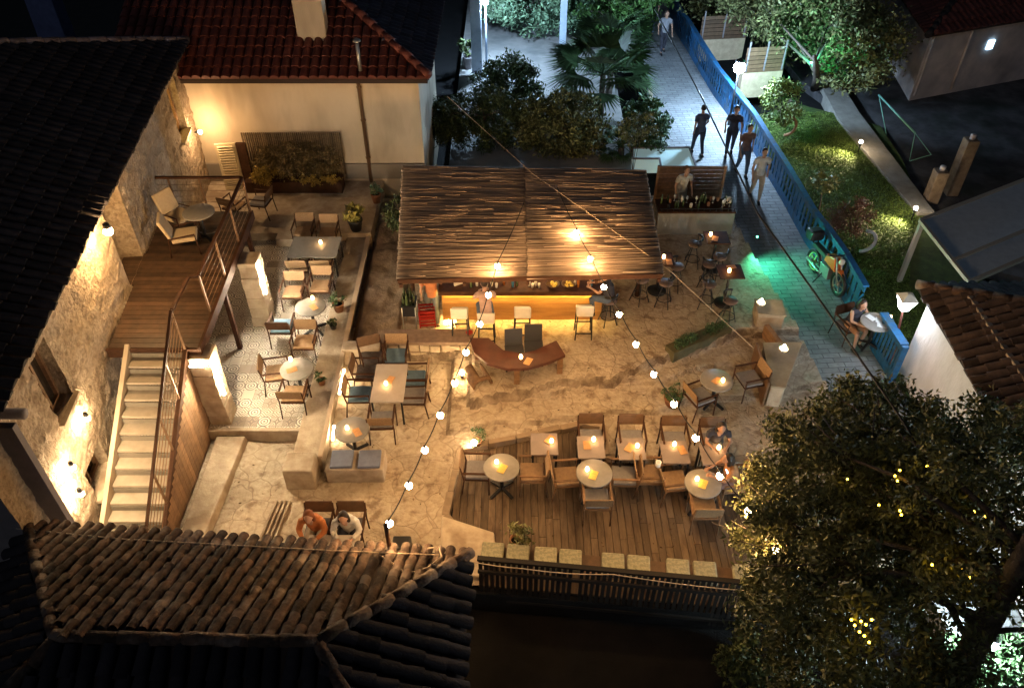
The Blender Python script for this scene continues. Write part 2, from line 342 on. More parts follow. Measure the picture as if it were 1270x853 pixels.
# garden
gr=MB(); gr.prism([(9.1,12.5),(8.7,19.5),(8.5,23),(8.2,27),(10.6,29),(13.3,27),(13.2,24.5),(12.3,19),(14,16),(14,12.5)],-.5,-.1); struct('lawn_soil',gr,mat('lawn_ground',(.06,.09,.02),(.035,.05,.015),sc_=5,rough=1,bump=.5,rn=0))
g=MB(); PA=[at(*q,.0) for q in ((1015,100),(1040,148),(1068,182),(1104,224),(1138,264),(1160,264),(1128,222),(1095,178),(1066,140),(1040,98))]; g.prism([(p.x,p.y) for p in PA],-.5,.0); struct('garden_path',g,mat('path_concrete',(.30,.28,.25),(.22,.2,.18),sc_=3,rough=.9,bump=.4,rn=0))
g=MB(); g.prism([(9.5,60),(30,60),(30,12),(14,12),(14.3,18),(12.3,19),(13.2,25.9),(11.6,31)],-.5,-.2); struct('dark_yard',g,mat('yard_earth',(.10,.095,.10),(.045,.042,.046),sc_=1.5,rough=1,bump=.8,rn=0,c3=(.03,.035,.03),s3=.6))
g=MB(); g.prism([(-2.1,23.6),(4.0,23.6),(4.4,60),(-2.1,60)],-.4,.0); struct('upper_courtyard',g,mat('grey_pavers',(.36,.34,.33),(.27,.26,.26),sc_=2,rough=.7,bump=.3,rn=0,c3=(.2,.2,.2),s3=.6))
# grass: tufts of blades (one mass)
def leaves(name,pts,size,m,parent=None,asp=.4,flat=None,seed=1,droop=0.):
    n=len(pts); rg=np.random.RandomState(seed); P=np.asarray(pts,dtype=np.float64)
    a=rg.normal(size=(n,3)); 
    if flat is not None: a[:,2]*=flat
    a/=np.linalg.norm(a,axis=1)[:,None]; a[:,2]-=droop
    b=rg.normal(size=(n,3)); b-=a*(a*b).sum(1)[:,None]; b/=np.linalg.norm(b,axis=1)[:,None]
    s=size*(.6+.8*rg.rand(n))[:,None]; nn=np.cross(a,b)
    V=np.stack([P-a*s*.5,P+b*s*asp*.5+nn*s*.06,P+a*s*.5,P-b*s*asp*.5+nn*s*.06],1).reshape(-1,3)
    me=bpy.data.meshes.new(name); me.vertices.add(4*n); me.vertices.foreach_set('co',V.ravel()); me.loops.add(4*n); me.loops.foreach_set('vertex_index',np.arange(4*n))
    me.polygons.add(n); me.polygons.foreach_set('loop_start',np.arange(n)*4); me.polygons.foreach_set('loop_total',np.full(n,4)); me.update(calc_edges=True); me.validate()
    at_=me.attributes.new('rnd','FLOAT','FACE'); at_.data.foreach_set('value',rg.rand(n).astype(np.float32))
    o=bpy.data.objects.new(name,me); me.materials.append(m); col.objects.link(o)
    if parent is not None:o.parent=parent
    return o
rg=np.random.RandomState(3)
def crown_pts(n,c,rad,clumps,cr,shell=.5):
    out=[];C=[]
    while len(C)<clumps:
        p=rg.uniform(-1,1,3)
        q=np.linalg.norm(p)
        if q<1 and q>shell*rg.rand(): C.append(p*np.array(rad)+np.array(c))
    C=np.array(C); w=rg.rand(clumps)**1.5+.25; k=rg.choice(clumps,n,p=w/w.sum())
    sp=rg.normal(size=(n,3)); sp/=np.linalg.norm(sp,axis=1)[:,None]; sp*=(rg.rand(n)**.45)[:,None]*cr*(.6+.8*rg.rand(n))[:,None]; sp[:,2]*=.75
    return C[k]+sp
lawn=[(9.3,13.2),(8.95,19.5),(8.7,23),(8.6,27),(10.3,28)]+[(p.x-.05,p.y) for p in PA[:5]]+[(10.8,17.5),(11.4,15.2),(10.3,13)]
pts=[]
while len(pts)<60000:
    x,y=rg.uniform(8.6,13.5),rg.uniform(13,28)
    if inside((x,y),lawn): pts.append((x,y,-.07+rg.rand()*.06))
tag(leaves('lawn_grass',pts,.07,mat('grass',(.13,.19,.035),(.085,.13,.025),sc_=1.5,rough=.7,rn=.5),asp=.25),'short lawn behind the blue railing lit by two spot lamps','grass',kind='stuff')
# ---------------------------------------------------------------- tile roofs
def roof_tiles(mb,O,U,V,poly,pu=.22,pv=.32,r0=.085,lift=.03,jit=.012,segs=6,capend=False):
    O=Vector(O);U=Vector(U).normalized();V=Vector(V).normalized();N=U.cross(V).normalized()
    if N.z<0:N=-N
    us=[p[0] for p in poly];vs_=[p[1] for p in poly]
    nu=int((max(us)-min(us))/pu)+1; nv=int((max(vs_)-min(vs_))/pv)+1
    for i in range(nu):
        u=min(us)+(i+.5)*pu
        for j in range(nv):
            v=min(vs_)+j*pv
            if not inside((u,v+pv*.5),poly): continue
            du=random.uniform(-jit,jit);dv=random.uniform(-jit,jit)*2;sk=random.uniform(-jit,jit)*1.2
            A=[];B=[]
            for k in range(segs+1):
                a=PI*k/segs; c_,s_=math.cos(a),math.sin(a)
                A.append(O+U*(u+du+c_*r0*1.08)+V*(v+dv-.03)+N*(s_*r0*1.0+lift+.022))
                B.append(O+U*(u+du+sk+c_*r0*.88)+V*(v+dv+pv+.03)+N*(s_*r0*.8+lift))
            n=segs+1; f=[(k,k+1,n+k+1,n+k) for k in range(segs)]; 
            mb.add(A+B,f,None,True)
            A2=[a*1 for a in A]; mb.add(A2,[tuple(range(n))],random.random()*.3,False)
def sheet(mb,pts,th=.06):
    n=len(pts); a=[Vector(p) for p in pts]; N=(a[1]-a[0]).cross(a[2]-a[0]).normalized()
    if N.z<0:N=-N
    mb.hull([p-N*th for p in a],a,.3)
def ridge(mb,a,b,r=.12,step=.38):
    a=Vector(a);b=Vector(b);L=(b-a).length;n=max(1,int(L/step));t=(b-a)/n
    for i in range(n):
        p=a+t*i-t*.06;q=a+t*(i+1)+t*.04; j=Vector((random.uniform(-.012,.012),random.uniform(-.012,.012),random.uniform(-.01,.01)))
        mb.tube([p+j,q+j],[r*1.05,r*.88],8,sm=True)
def slope_poly(O,U,V,pts):
    O=Vector(O);U=Vector(U).normalized();V=Vector(V).normalized()
    return [((Vector(p)-O).dot(U),(Vector(p)-O).dot(V)) for p in pts]
# near roof (bottom of the photo): hipped
nr=thing('tiled_roof_building','low building with aged barrel tile hipped roof in front of the seated couple','building')
EW=at(45,652,2.4); EE=at(583,688,2.4); RW=Vector((-5.9,5.3,3.5)); RE=Vector((-2.5,5.24,3.5)); EW=EW+(EW-EE)*.02
SW=Vector((EW.x,2.7,2.4)); SE=Vector((EE.x,2.7,2.4))
g=MB()
def face(g,pts,ub,**k):
    O,E=Vector(ub[0]),Vector(ub[1]);U=(E-O).normalized();up=None
    N=(Vector(pts[1])-Vector(pts[0])).cross(Vector(pts[2])-Vector(pts[0])).normalized()
    if N.z<0:N=-N
    V=N.cross(U)
    if V.z<0:V=-V
    roof_tiles(g,O,U,V,slope_poly(O,U,V,pts),**k)
face(g,[EW,EE,RE,RW],(EW,EE),pu=.185,pv=.25,r0=.075,jit=.018)
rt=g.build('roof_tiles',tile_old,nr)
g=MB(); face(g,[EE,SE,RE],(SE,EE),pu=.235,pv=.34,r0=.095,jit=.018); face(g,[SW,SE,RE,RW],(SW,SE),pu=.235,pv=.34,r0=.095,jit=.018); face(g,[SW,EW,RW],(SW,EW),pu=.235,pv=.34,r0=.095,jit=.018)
g.build('roof_tiles',tile_dark,nr)  # unlit slopes of the same roof, their shade put into darker tiles
g=MB(); [sheet(g,p) for p in ([EW,EE,RE,RW],[EE,SE,RE],[SE,SW,RW,RE],[SW,EW,RW])]; g.build('roof_deck',underlay,nr)
g=MB(); up=Vector((0,0,.07)); ridge(g,RW+up,RE+up,.09); ridge(g,EE+up,RE+up,.09); ridge(g,EW+up,RW+up,.09); ridge(g,SE+up,RE+up,.09); ridge(g,SW+up,RW+up,.09); g.build('ridge_tiles',tile_old,nr)
g=MB(); g.prism([(EW.x+.3,EW.y-.35),(EE.x-.3,EE.y-.35),(SE.x-.3,SE.y+.3),(SW.x+.3,SW.y+.3)],-.7,2.3); g.build('wall',plaster_grey,nr)
# ---------------------------------------------------------------- left stone house
def WX(y): return -7.9-(y-9)*.107
wd=Vector((-.107,1,0)).normalized(); wn_=Vector((wd.y,-wd.x,0))
house=thing('stone_house','two storey rubble stone house with black tiled roof and lit wall at left','house')
S0=Vector((WX(7.6),7.6,0)); slen=(22.35-7.6)/wd.y
def wp(s,z,d=0): return S0+wd*s+Vector((0,0,z))+wn_*d
def s_of(y): return (y-7.6)/wd.y
holes=[(s_of(9.7),s_of(10.5),2.8,4.2,.32),(s_of(9.6),s_of(10.55),.8,1.5,.32),(s_of(20.35),s_of(21.2),2.7,4.2,.3),(s_of(14.25),s_of(15.4),2.4,4.62,.75)]
g=MB(); ds=.07; ns_=int(slen/ds); nz=int(5.3/ds); vs=[];fs=[]
for i in range(ns_+1):
    for j in range(nz+1):
        s_=i*slen/ns_; z=-.6+j*5.25/nz
        c=noise.voronoi(Vector((s_*2.6,z*4.2,0)))[0][0]; d=.045*(1-min(1,c*1.6))+.02*noise.noise(Vector((s_*5,z*5,3)))+.012*noise.noise(Vector((s_*14,z*14,1)))
        vs.append(wp(s_,z,d))
for i in range(ns_):
    for j in range(nz):
        s_=(i+.5)*slen/ns_; z=-.6+(j+.5)*5.25/nz
        if any(a<s_<b and c<z<d for a,b,c,d,_ in holes): continue
        a=i*(nz+1)+j; fs.append((a,a+nz+1,a+nz+2,a+1))
g.add(vs,fs,.5,False); 
def rb(g,s0,s1,z0,z1,d0,d1):
    a=[wp(s0,z0,d0),wp(s1,z0,d0),wp(s1,z0,d1),wp(s0,z0,d1)]; g.hull(a,[p+Vector((0,0,z1-z0)) for p in a],.5)
for a,b,c,d,dp in holes:   # reveals
    rb(g,a-.07,a,c,d,-dp,.0); rb(g,b,b+.07,c,d,-dp,.0); rb(g,a-.07,b+.07,c-.07,c,-dp,.0); rb(g,a-.07,b+.07,d,d+.06,-dp,.0)
# north end wall + south
a=wp(slen,-.6,0);b_=a-wn_*8; g.hull([a,b_,b_-wd*.3,a-wd*.3],[p+Vector((0,0,5.2)) for p in(a,b_,b_-wd*.3,a-wd*.3)],.5)
g.build('stone_wall',M_WALL,house)
for k,(a,b,c,d,dp) in enumerate(holes):
    if k<3:
        g=MB(); t=.07
        for q in ((a,a+t,c,d),(b-t,b,c,d),(a+t,b-t,c,c+t),(a+t,b-t,d-t,d),((a+b)/2-.03,(a+b)/2+.03,c+t,d-t)): rb(g,*q,-dp+.03,-dp+.1)
        f=g.build('window',wood,house)
        g=MB(); rb(g,a,b,c,d,-dp-.01,-dp+.03); g.build('pane',glow('lit_pane',(1,.62,.16),.5) if k==2 else mat('dark_pane',(.03,.025,.02),rough=.15,rn=0,spec=.6),f)
        g=MB(); rb(g,a-.04,b+.04,c-.05,c+.02,-.1,.1); g.build('sill',dressed,f)
    else:
        g=MB(); rb(g,a,b,c,d,-dp-.05,-dp); g.build('door_bay_panel',mat('dim_plaster',(.25,.19,.13),(.2,.15,.1),rough=.9,rn=0),house)
# roof
ez=4.6; e0=wp(-.1,ez,.22); e1=wp(slen+.3,ez,.22); pit=.4
hipL=4.6; rA=e1-wn_*hipL-wd*hipL+Vector((0,0,pit*hipL)); rB=e0-wn_*hipL+Vector((0,0,pit*hipL))
nw=e1-wn_*2*hipL
g=MB(); face(g,[e0,e1,rA,rB],(e0,e1),pu=.24,pv=.36,r0=.09); face(g,[e1,nw,rA],(e1,nw),pu=.24,pv=.36,r0=.09); hr=g.build('roof',tile_dark,house)
g=MB(); ridge(g,e1+up,rA+up,.11); g.build('hip_tiles',mat('pale_ridge_tile',(.24,.19,.2),(.15,.12,.13),rn=.3,sc_=5),hr)
g=MB(); sheet(g,[e0,e1,rA,rB]); sheet(g,[e1,nw,rA]); g.build('roof_deck',underlay,hr)
# corner plaster annex (dark wall at far left, bottom)
an=thing('annex_building','small dark plastered annex against the stone house, cut by the left edge of the photo','building')
c0=at(0,490,4.4); ax=at(75,630,2.4)
g=MB(); ax0=Vector((ax.x,ax.y,0)); g.prism([(ax.x,ax.y),(ax.x-3,ax.y+.02),(ax.x-3,ax.y+.14),(ax.x-.0,ax.y+.12)],-.6,4.35); g.build('wall',plaster_grey,an)
g=MB(); g.tube([(ax.x+.1,ax.y+.25,4.4),(ax.x-1.2,ax.y+.25,4.42),(ax.x-3,ax.y+.25,4.45)],.09,8); g.build('gutter',plaster_grey,an)
# ---------------------------------------------------------------- white house behind
wh=thing('plaster_house','cream plastered house behind the terrace with red tile roof and tall chimney','house')
YW=21.95; g=MB(); g.box((-6.7,YW+2.5,1.7),(8.1,5,4.8)); whw=g.build('wall',plaster,wh)
q0=Vector((-11.3,YW-.35,4.0)); q1=Vector((-2.3,YW-.35,4.0)); P=.45; q2=q1+Vector((-5,5,5*P)); q3=q0+Vector((0,5,5*P)); q4=q1+Vector((0,10,0))
g=MB(); face(g,[q0,q1,q2,q3],(q0,q1),pu=.27,pv=.37,r0=.125,jit=.004,lift=.0); rf=g.build('roof',tile_red,wh)
g=MB(); face(g,[q1,q4,q2],(q1,q4),pu=.27,pv=.37,r0=.125,jit=.004,lift=0.); g.build('roof_side',mat('shaded_side_tile',(.05,.05,.075),(.035,.035,.05),rough=.6,rn=.3),wh)  # side slope of the red roof, its shade put into the tile colour
g=MB(); ridge(g,q1+up*1.3,q2+up*1.3,.12,.4); g.build('hip_tiles',tile_red,rf)
g=MB(); sheet(g,[q0,q1,q2,q3]); sheet(g,[q1,q4,q2]); g.box((-6.8,YW-.2,3.9),(8.9,.28,.1)); g.build('eave_board',underlay,rf)
ch=at(388,56,4.47)
g=MB(); g.box((ch.x,ch.y+.3,5.3),(.82,.5,2.6)); g.box((ch.x,ch.y+.3,6.65),(.95,.62,.12)); g.build('chimney',plaster,wh,bevel=.02)
g=MB(); v0=at(447,88,4.25); g.tube([v0,v0+Vector((0,0,.75))],.05,10); g.lathe([(.02,0),(.11,.03),(.1,.06),(.02,.12)],v0+Vector((0,0,.78)),12); g.build('vent_pipe',steel,wh)
g=MB(); d0=Vector((-4.33,YW-.07,4.0)); g.tube([d0+Vector((0,-.2,-.05)),d0+Vector((0,-.02,-.3)),(-4.33,YW-.07,.6)],.055,8); 
for z in(1.4,2.6,3.6): g.tube([(-4.33,YW-.07,z),(-4.33,YW-.07,z+.05)],.075,8)
g.build('downpipe',mat('copper_pipe',(.2,.12,.07),rough=.5,metal=.4,rn=.1),wh)
g=MB(); g.box((-6.7,YW-.03,.95),(8.12,.08,.5)); g.build('plinth',mat('plinth_grey',(.25,.22,.19),rough=.9,rn=0),wh)
# far-left distant roof piece with chimney
bc=thing('neighbour_chimney','blue lit plaster chimney rising beyond the stone house roof at top left','chimney')
p=at(52,22,5.2); g=MB(); g.box((p.x,p.y+.4,5.7),(.8,.6,2.9),tp=.9); g.build('stack',mat('blue_lit_plaster',(.12,.15,.30),(.09,.11,.22),rough=.9,rn=0),bc,bevel=.02)  # blue light on the stack is put into its plaster colour
g=MB(); g.box((p.x,p.y+.4,7.2),(.95,.75,.12)); g.build('cap',plaster_grey,bc)
# ---------------------------------------------------------------- upper right old house
uh=thing('old_plaster_house','weathered grey plaster house with dark red roof at the top right corner','house')
b0=Vector((15.2,29.3,0)); dE=Vector((5.3,2.0,0)).normalized(); dN=Vector((.12,1,0)).normalized()
A_=[b0,b0+dE*9,b0+dE*9+dN*9,b0+dN*9]; g=MB(); g.prism([(p.x,p.y) for p in A_],-.5,2.35); g.build('wall',plaster_old,uh)
E=[b0-dE*.3-dN*.3,b0+dE*9-dN*.3,b0+dE*9+dN*9,b0-dE*.3+dN*9]; E=[Vector((p.x,p.y,2.4)) for p in E]; tp_=(E[0]+E[2])/2+Vector((0,0,1.9))
r1=E[0]+(dE+dN)*4.4+Vector((0,0,1.8)); r2=E[1]-dE*.5+dN*4.4+Vector((0,0,1.8)); r3=E[3]+dE*4.4+Vector((0,0,1.8))
g=MB(); face(g,[E[0],E[1],r2,r1],(E[0],E[1]),pu=.27,pv=.4,r0=.12); face(g,[E[0],r1,r3,E[3]],(E[0],E[3]),pu=.27,pv=.4,r0=.12); g.build('roof',mat('dim_red_tile',(.13,.04,.035),(.08,.03,.028),rn=.3),uh)
g=MB(); sheet(g,[E[0],E[1],r2,r1]); sheet(g,[E[0],r1,r3,E[3]]); g.build('roof_deck',underlay,uh)
g=MB(); ridge(g,E[0]+up,r1+up,.12); g.build('hip_tiles',tile_dark,uh)
g=MB(); wq=b0+dE*3.1+Vector((0,0,1.55)); M=Matrix((dE,Vector((-dE.y,dE.x,0)),Vector((0,0,1)))).transposed(); g.box(wq-Vector((0,.0,0))-Vector((-dE.y,dE.x,0))*.03,(.28,.08,.34),rot=M); g.build('window',glow('cool_window',(.45,.75,1),1.1),uh)
g=MB()
for k in (.12,1.9): g=MB(); q=b0+dE*k+Vector((dE.y,-dE.x,0))*.06; g.tube([q,q+Vector((0,0,2.3))],.05,8); g.build('downpipe',plaster_old,uh)
# ---------------------------------------------------------------- right white house
rh=thing('white_house','white plastered house with mossy brown barrel tile roof at the right edge','house')
W0=Vector((9.35,14.1,0)); g=MB(); g.prism([(9.3,14.1),(9.22,5.5),(14,5.3),(14,14.1)],-.5,2.25); g.build('wall',plaster_white,rh)
f0=Vector((9.05,14.35,2.3)); f1=Vector((8.9,5.2,2.3)); rr_=Vector((12.2,11.2,3.75)); rs=Vector((12.0,5.2,3.75)); f2=Vector((15.5,14.4,2.3))
kk=dict(pu=.23,pv=.34,r0=.092,jit=.016)
g=MB(); face(g,[f0,f1,rs,rr_],(f1,f0),**kk); rf=g.build('roof',mat('brown_clay_tile',(.14,.09,.066),(.08,.055,.043),sc_=5,rough=.9,bump=.5,rn=.45),rh)
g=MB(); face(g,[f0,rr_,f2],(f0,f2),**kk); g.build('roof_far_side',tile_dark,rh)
g=MB(); sheet(g,[f0,f1,rs,rr_]); sheet(g,[f0,rr_,f2]); g.build('roof_deck',underlay,rf)
g=MB(); ridge(g,f0+up,rr_+up,.11); g.build('hip_tiles',tile_old,rf)
g=MB(); q=[f0+(rr_-f0)*t for t in(0,)]; a=Vector((9.62,13.4,2.66)); 
for k in range(22):
    b=Vector((9.72-k*.003,13.3-k*.36,2.72)); g.box(b,(.10,.34,.05),rz=random.uniform(-.1,.1))
g.build('mortar_strip',dressed,rf)
# second canopy (polycarbonate) on posts
cn=thing('glass_canopy','flat canopy of blue grey panels in a pale frame above the lawn at right','canopy')
A=Vector((10.6,17.8,1.8));B=Vector((14.2,19.7,1.9));C_=Vector((10.75,15.15,1.8));D_=B+(C_-A)
g=MB(); g.hull([A,B,D_,C_],[p+Vector((0,0,.03)) for p in(A,B,D_,C_)]); g.build('panel',mat('polycarbonate',(.58,.66,.72),(.48,.56,.62),sc_=6,rough=.35,rn=0,spec=.5),cn)
g=MB(); u_=Vector((0,0,.03))
for a,b in ((A,B),(A,C_),(C_,D_),((A*.32+C_*.68),(B*.32+D_*.68))): g.bar(a+u_,b+u_,.09,.09)
g.build('frame',mat('pale_frame',(.42,.38,.31),rough=.6,rn=.05),cn)
for p in (A+Vector((.04,-.05,-.02)),C_+Vector((.1,.1,-.02)),B+Vector((-.1,-.1,0))):
    g=MB(); g.box((p.x,p.y,(p.z-.3)/2-.0),(.11,.11,p.z+.3)); g.build('post',MATS['pale_frame'],cn)
# ---------------------------------------------------------------- stone wall ledge with trim
lw=thing('terrace_retaining_wall','long low stone retaining wall with pale edge coping between patterned tiles and courtyard','wall')
g=MB(); g.prism([(-4.57,10.98),(-3.97,10.98),(-4.06,14.5),(-4.1,20),(-4.67,20),(-4.58,14.5)],-.05,.46); g.build('wall',dressed,lw,bevel=.02)
g=MB(); g.hull([Vector((-4.02,10.95,.46)),Vector((-3.93,10.95,.46)),Vector((-4.0,20.1,.46)),Vector((-4.12,20.1,.46))],[Vector((-4.02,10.95,.52)),Vector((-3.93,10.95,.52)),Vector((-4.0,20.1,.52)),Vector((-4.12,20.1,.52))]); g.build('coping',mat('pale_coping',(.58,.45,.33),(.5,.38,.27),rough=.7,rn=0),lw)
g=MB(); g.box((-4.35,10.75,.28),(.62,.5,.6)); g.build('end_block',dressed,lw,bevel=.03)
# rock bank between the wall and the pergola
rk=MB(); vs=[];fs=[];nx,ny=26,74
for i in range(nx+1):
    for j in range(ny+1):
        x=-3.98+i*1.35/nx; y=14.6+j*5.6/ny; e=min(i/3.,(nx-i)/4.,j/4.,1)
        z=(.05+.42*max(0,e)+.16*noise.fractal(Vector((x*1.6,y*1.3,0)),1,2,5)*e)*(.55+.45*(y-14.6)/5.6)
        vs.append((x,y,z))
for i in range(nx):
    for j in range(ny): a=i*(ny+1)+j; fs.append((a,a+ny+1,a+ny+2,a+1))
rk.add(vs,fs,.5,True); tag(rk.build('rock_outcrop',rock),'rough natural rock bank between retaining wall and reed roof','rock')
sl=thing('stone_bench_wall','low stone slab wall at the left end of the bar floor above the rectangular table','wall')
g=MB(); g.box((-2.1,14.72,.5),(2.3,.5,.09)); g.build('slab',mat('brown_slab',(.27,.19,.14),(.19,.13,.1),sc_=9,rough=.8,bump=.3,rn=.05),sl,bevel=.015)
g=MB()
for i in range(9):
    for j in range(2): g.box((-3.1+i*.25+random.uniform(-.02,.02),14.68,.12+j*.21),(.24,.42+random.uniform(-.05,.05),.2),rz=random.uniform(-.08,.08))
g.build('rubble_face',dressed,sl,bevel=.02)
g=MB(); g.box((-3.6,14.35,.3),(.85,.3,.5)); g.box((-3.58,14.32,.56),(.9,.34,.07)); tag(g.build('stone_sill',dressed,bevel=.02),'short dressed stone block across the passage beside the retaining wall','stone block')
# deck boards
dk=MB(); x=-1.35; 
while x<5.8:
    xm=x+.07
    def yr(xx):
        r=[]
        for i in range(len(DECK)):
            (x1,y1),(x2,y2)=DECK[i],DECK[(i+1)%len(DECK)]
            if (x1>xx)!=(x2>xx): r.append(y1+(y2-y1)*(xx-x1)/(x2-x1))
        return (min(r),max(r)) if len(r)>=2 else None
    A1,B1=yr(x+.002),yr(x+.137)
    if A1 and B1:
        cut=A1[0]+(A1[1]-A1[0])*random.uniform(.3,.7)
        dk.prism([(x+.002,A1[0]),(x+.137,B1[0]),(x+.137,cut-.004),(x+.002,cut-.004)],-.15,-.1); dk.prism([(x+.002,cut+.002),(x+.137,cut+.002),(x+.137,B1[1]),(x+.002,A1[1])],-.15,-.1)
    x+=.145
struct('timber_deck',dk,deckw)
g=MB(); E_=[(-.6,8.85),(-1.34,9.85),(-1.12,11.62),(0.09,11.91),(1.57,12.36),(2.02,12.27),(2.03,11.38),(5.1,11.22),(5.6,10.7)]
for k,((x1,y1),(x2,y2)) in enumerate(zip(E_,E_[1:])):
    L_n=math.hypot(x2-x1,y2-y1); m_=max(1,int(L_n/.45))
    for i in range(m_):
        a_=i/m_;b_=(i+1)/m_-.02/L_n; p_=Vector((x1+(x2-x1)*a_,y1+(y2-y1)*a_,0));q_=Vector((x1+(x2-x1)*b_,y1+(y2-y1)*b_,0)); h_=max(hfloor(p_.x,p_.y),hfloor(q_.x,q_.y))
        g.bar(p_+Vector((0,0,h_-.08)),q_+Vector((0,0,h_-.08)),.13+.03*random.random(),.2)
struct('deck_edging',g,mat('edging_stone',(.36,.27,.19),(.27,.2,.14),sc_=5,rough=.85,bump=.5,rn=.15),bevel=.015)
g=MB(); g.prism([(-1.4,9.75),(-.35,9.35),(-.3,8.9),(-.62,8.35),(-1.35,8.5)],-.1,.14); tag(g.build('stone_step_block',dressed,bevel=.03),'flat pale stone block at the lower left corner of the timber deck','stone block')
# street side pillars
def pillar(name,poly,h,label):
    t=thing(name,label,'pillar'); g=MB(); g.prism(poly,-.1,h); g.build('shaft',dressed,t,bevel=.03); cx=sum(p[0] for p in poly)/len(poly);cy_=sum(p[1] for p in poly)/len(poly)
    g=MB(); g.prism([((p[0]-cx)*1.06+cx,(p[1]-cy_)*1.06+cy_) for p in poly],h,h+.05); g.build('cap',mat('pale_stone_cap',(.36,.30,.22),(.27,.225,.165),sc_=6,rn=0),t,bevel=.012); return t
pillar('stone_pillar',[(6.05,15.3),(6.7,15.25),(6.75,15.85),(6.1,15.9)],.7,'square stone pillar with candle bowl at the street end of the courtyard')
pillar('stone_parapet',[(5.8,12.9),(6.1,12.85),(6.85,14.3),(5.95,14.3)],.62,'wedge shaped stone parapet with pale top and candle bowl beside the tree')
g=MB(); g.box((6.35,14.75,.25),(.12,.8,.6),rz=.25); tag(g.build('gate_panel',wood),'small wooden gate panel between the two stone pillars','gate')
g=MB(); g.bar((5.75,14.2,.4),(5.72,12.85,.4),.05,.75); tag(g.build('wood_panel',brown),'brown wooden panel fixed along the stone parapet behind the right chair','panel')
# ---------------------------------------------------------------- stairs and balcony
stt=thing('outdoor_staircase','outdoor staircase with pale stone treads and board cladding beside the stone house','staircase',(0,0,0))
NST=13; rise=2.4/NST; run=.285
g=MB()
for i in range(NST):
    z=2.4-rise*(i+1)+.0; y=12.15-run*i; g.box((-7.2,y-run/2,z-.03),(1.06,run+.03,.06)); 
g.build('tread',mat('pale_tread',(.36,.31,.25),(.29,.25,.20),sc_=4,rough=.8,rn=.06),stt,bevel=.01).name='treads'
g=MB()
for i in range(NST):
    z=2.4-rise*(i+1); y=12.15-run*i; g.box((-7.2,y-.02,z+rise/2-.04),(1.06,.03,rise-.06))
g.build('risers',mat('grey_riser',(.20,.18,.15),(.16,.145,.12),rn=.05),stt)
ye=12.15-run*NST
g=MB(); g.hull([Vector((-7.83,12.2,2.0)),Vector((-7.83,12.2,2.5)),Vector((-7.83,ye,.15)),Vector((-7.83,ye,-.1))],[Vector((-7.74,12.2,2.0)),Vector((-7.74,12.2,2.5)),Vector((-7.74,ye,.15)),Vector((-7.74,ye,-.1))]); g.build('wall_stringer',plaster,stt)
g=MB(); g.hull([Vector((-6.66,12.2,2.15)),Vector((-6.66,12.2,2.45)),Vector((-6.66,ye,.1)),Vector((-6.66,ye,-.1))],[Vector((-6.58,12.2,2.15)),Vector((-6.58,12.2,2.45)),Vector((-6.58,ye,.1)),Vector((-6.58,ye,-.1))]); g.build('outer_stringer',darkwood,stt)
g=MB(); n=26
for k in range(n):
    y0=12.2-(12.2-ye)*k/n; y1=12.2-(12.2-ye)*(k+1)/n-.0; zt=2.2*(1-(k+.5)/n)
    g.box((-6.6,(y0+y1)/2,zt/2),(.05,y0-y1-.008,zt+.1))
g.build('board_cladding',wood,stt)
g=MB(); a=Vector((-6.62,12.15,3.42)); b=Vector((-6.62,ye+.25,1.12)); g.bar(a,b,.05,.05); g.tube([(-6.62,ye+.25,1.12),(-6.62,ye+.1,1.0),(-6.62,ye+.1,.1)],.025,6)
g.build('handrail',black if 0 else darkwood,stt)
g=MB()
for k in range(5):
    t=k/4; p=a.lerp(b,t); g.box((p.x,p.y,p.z-.5),(.035,.035,1.0))
for h in (.18,.34,.5,.66,.82):
    g.tube([a-Vector((0,0,h)),b-Vector((0,0,h))],.009,5)
g.build('rail_infill',mat('rust_steel',(.20,.12,.07),rough=.5,metal=.3,rn=.1),stt)
bal=thing('balcony','timber balcony with brown board floor and steel cable rail at the stair head','balcony')
BX0=lambda y: WX(y)+.05
g=MB(); y=12.2; Ye=17.25
while y<Ye:
    t=(y-12.2)/(Ye-12.2); x1=-6.35-.18*t; x0=BX0(y)-( .5 if 14.25<y<15.4 else 0); g.box(((x0+x1)/2,y+.075,2.38),(x1-x0,.14,.05)); y+=.15
g.build('floor_boards',mat('dark_deck_board',(.075,.043,.026),(.045,.027,.017),sc_=5,rough=.5,bump=.15,rn=.35),bal)
g=MB(); g.bar((-6.33,12.15,2.33),(-6.5,Ye+.05,2.33),.06,.24); g.bar((-8.3,12.16,2.3),(-6.3,12.16,2.3),.05,.22); g.bar((-8.6,Ye+.05,2.3),(-6.5,Ye+.05,2.3),.05,.2)
for x in (-7.6,-7.0): g.bar((x,12.3,2.25),(x-.15,Ye,2.25),.08,.16)
g.build('frame_beams',darkwood,bal)
g=MB()
for x in (-6.62,-6.72,-6.84): g.bar((x+.12,12.6,2.415),(x,Ye-.1,2.415),.02,.02)
rl=[Vector((-8.62,Ye,3.4)),Vector((-6.52,Ye,3.4)),Vector((-6.42,13.3,3.4)),Vector((-6.62,13.25,3.4)),Vector((-6.62,12.2,3.4))]
g=MB(); 
for p,q in zip(rl,rl[1:]): g.bar(p,q,.07,.05)
g.build('top_rail',darkwood,bal)
g=MB()
for p in [rl[0]+Vector((.3,0,0)),rl[0].lerp(rl[1],.5)]+rl[1:3]+[rl[1].lerp(rl[2],.33),rl[1].lerp(rl[2],.67)]: g.box((p.x,p.y,2.9),(.04,.04,1.0))
for h in (.2,.36,.52,.68,.84):
    for p,q in zip(rl[:2],rl[1:3]): g.tube([p-Vector((0,0,h)),q-Vector((0,0,h))],.006,4)
g.build('rail_infill',MATS['rust_steel'],bal)
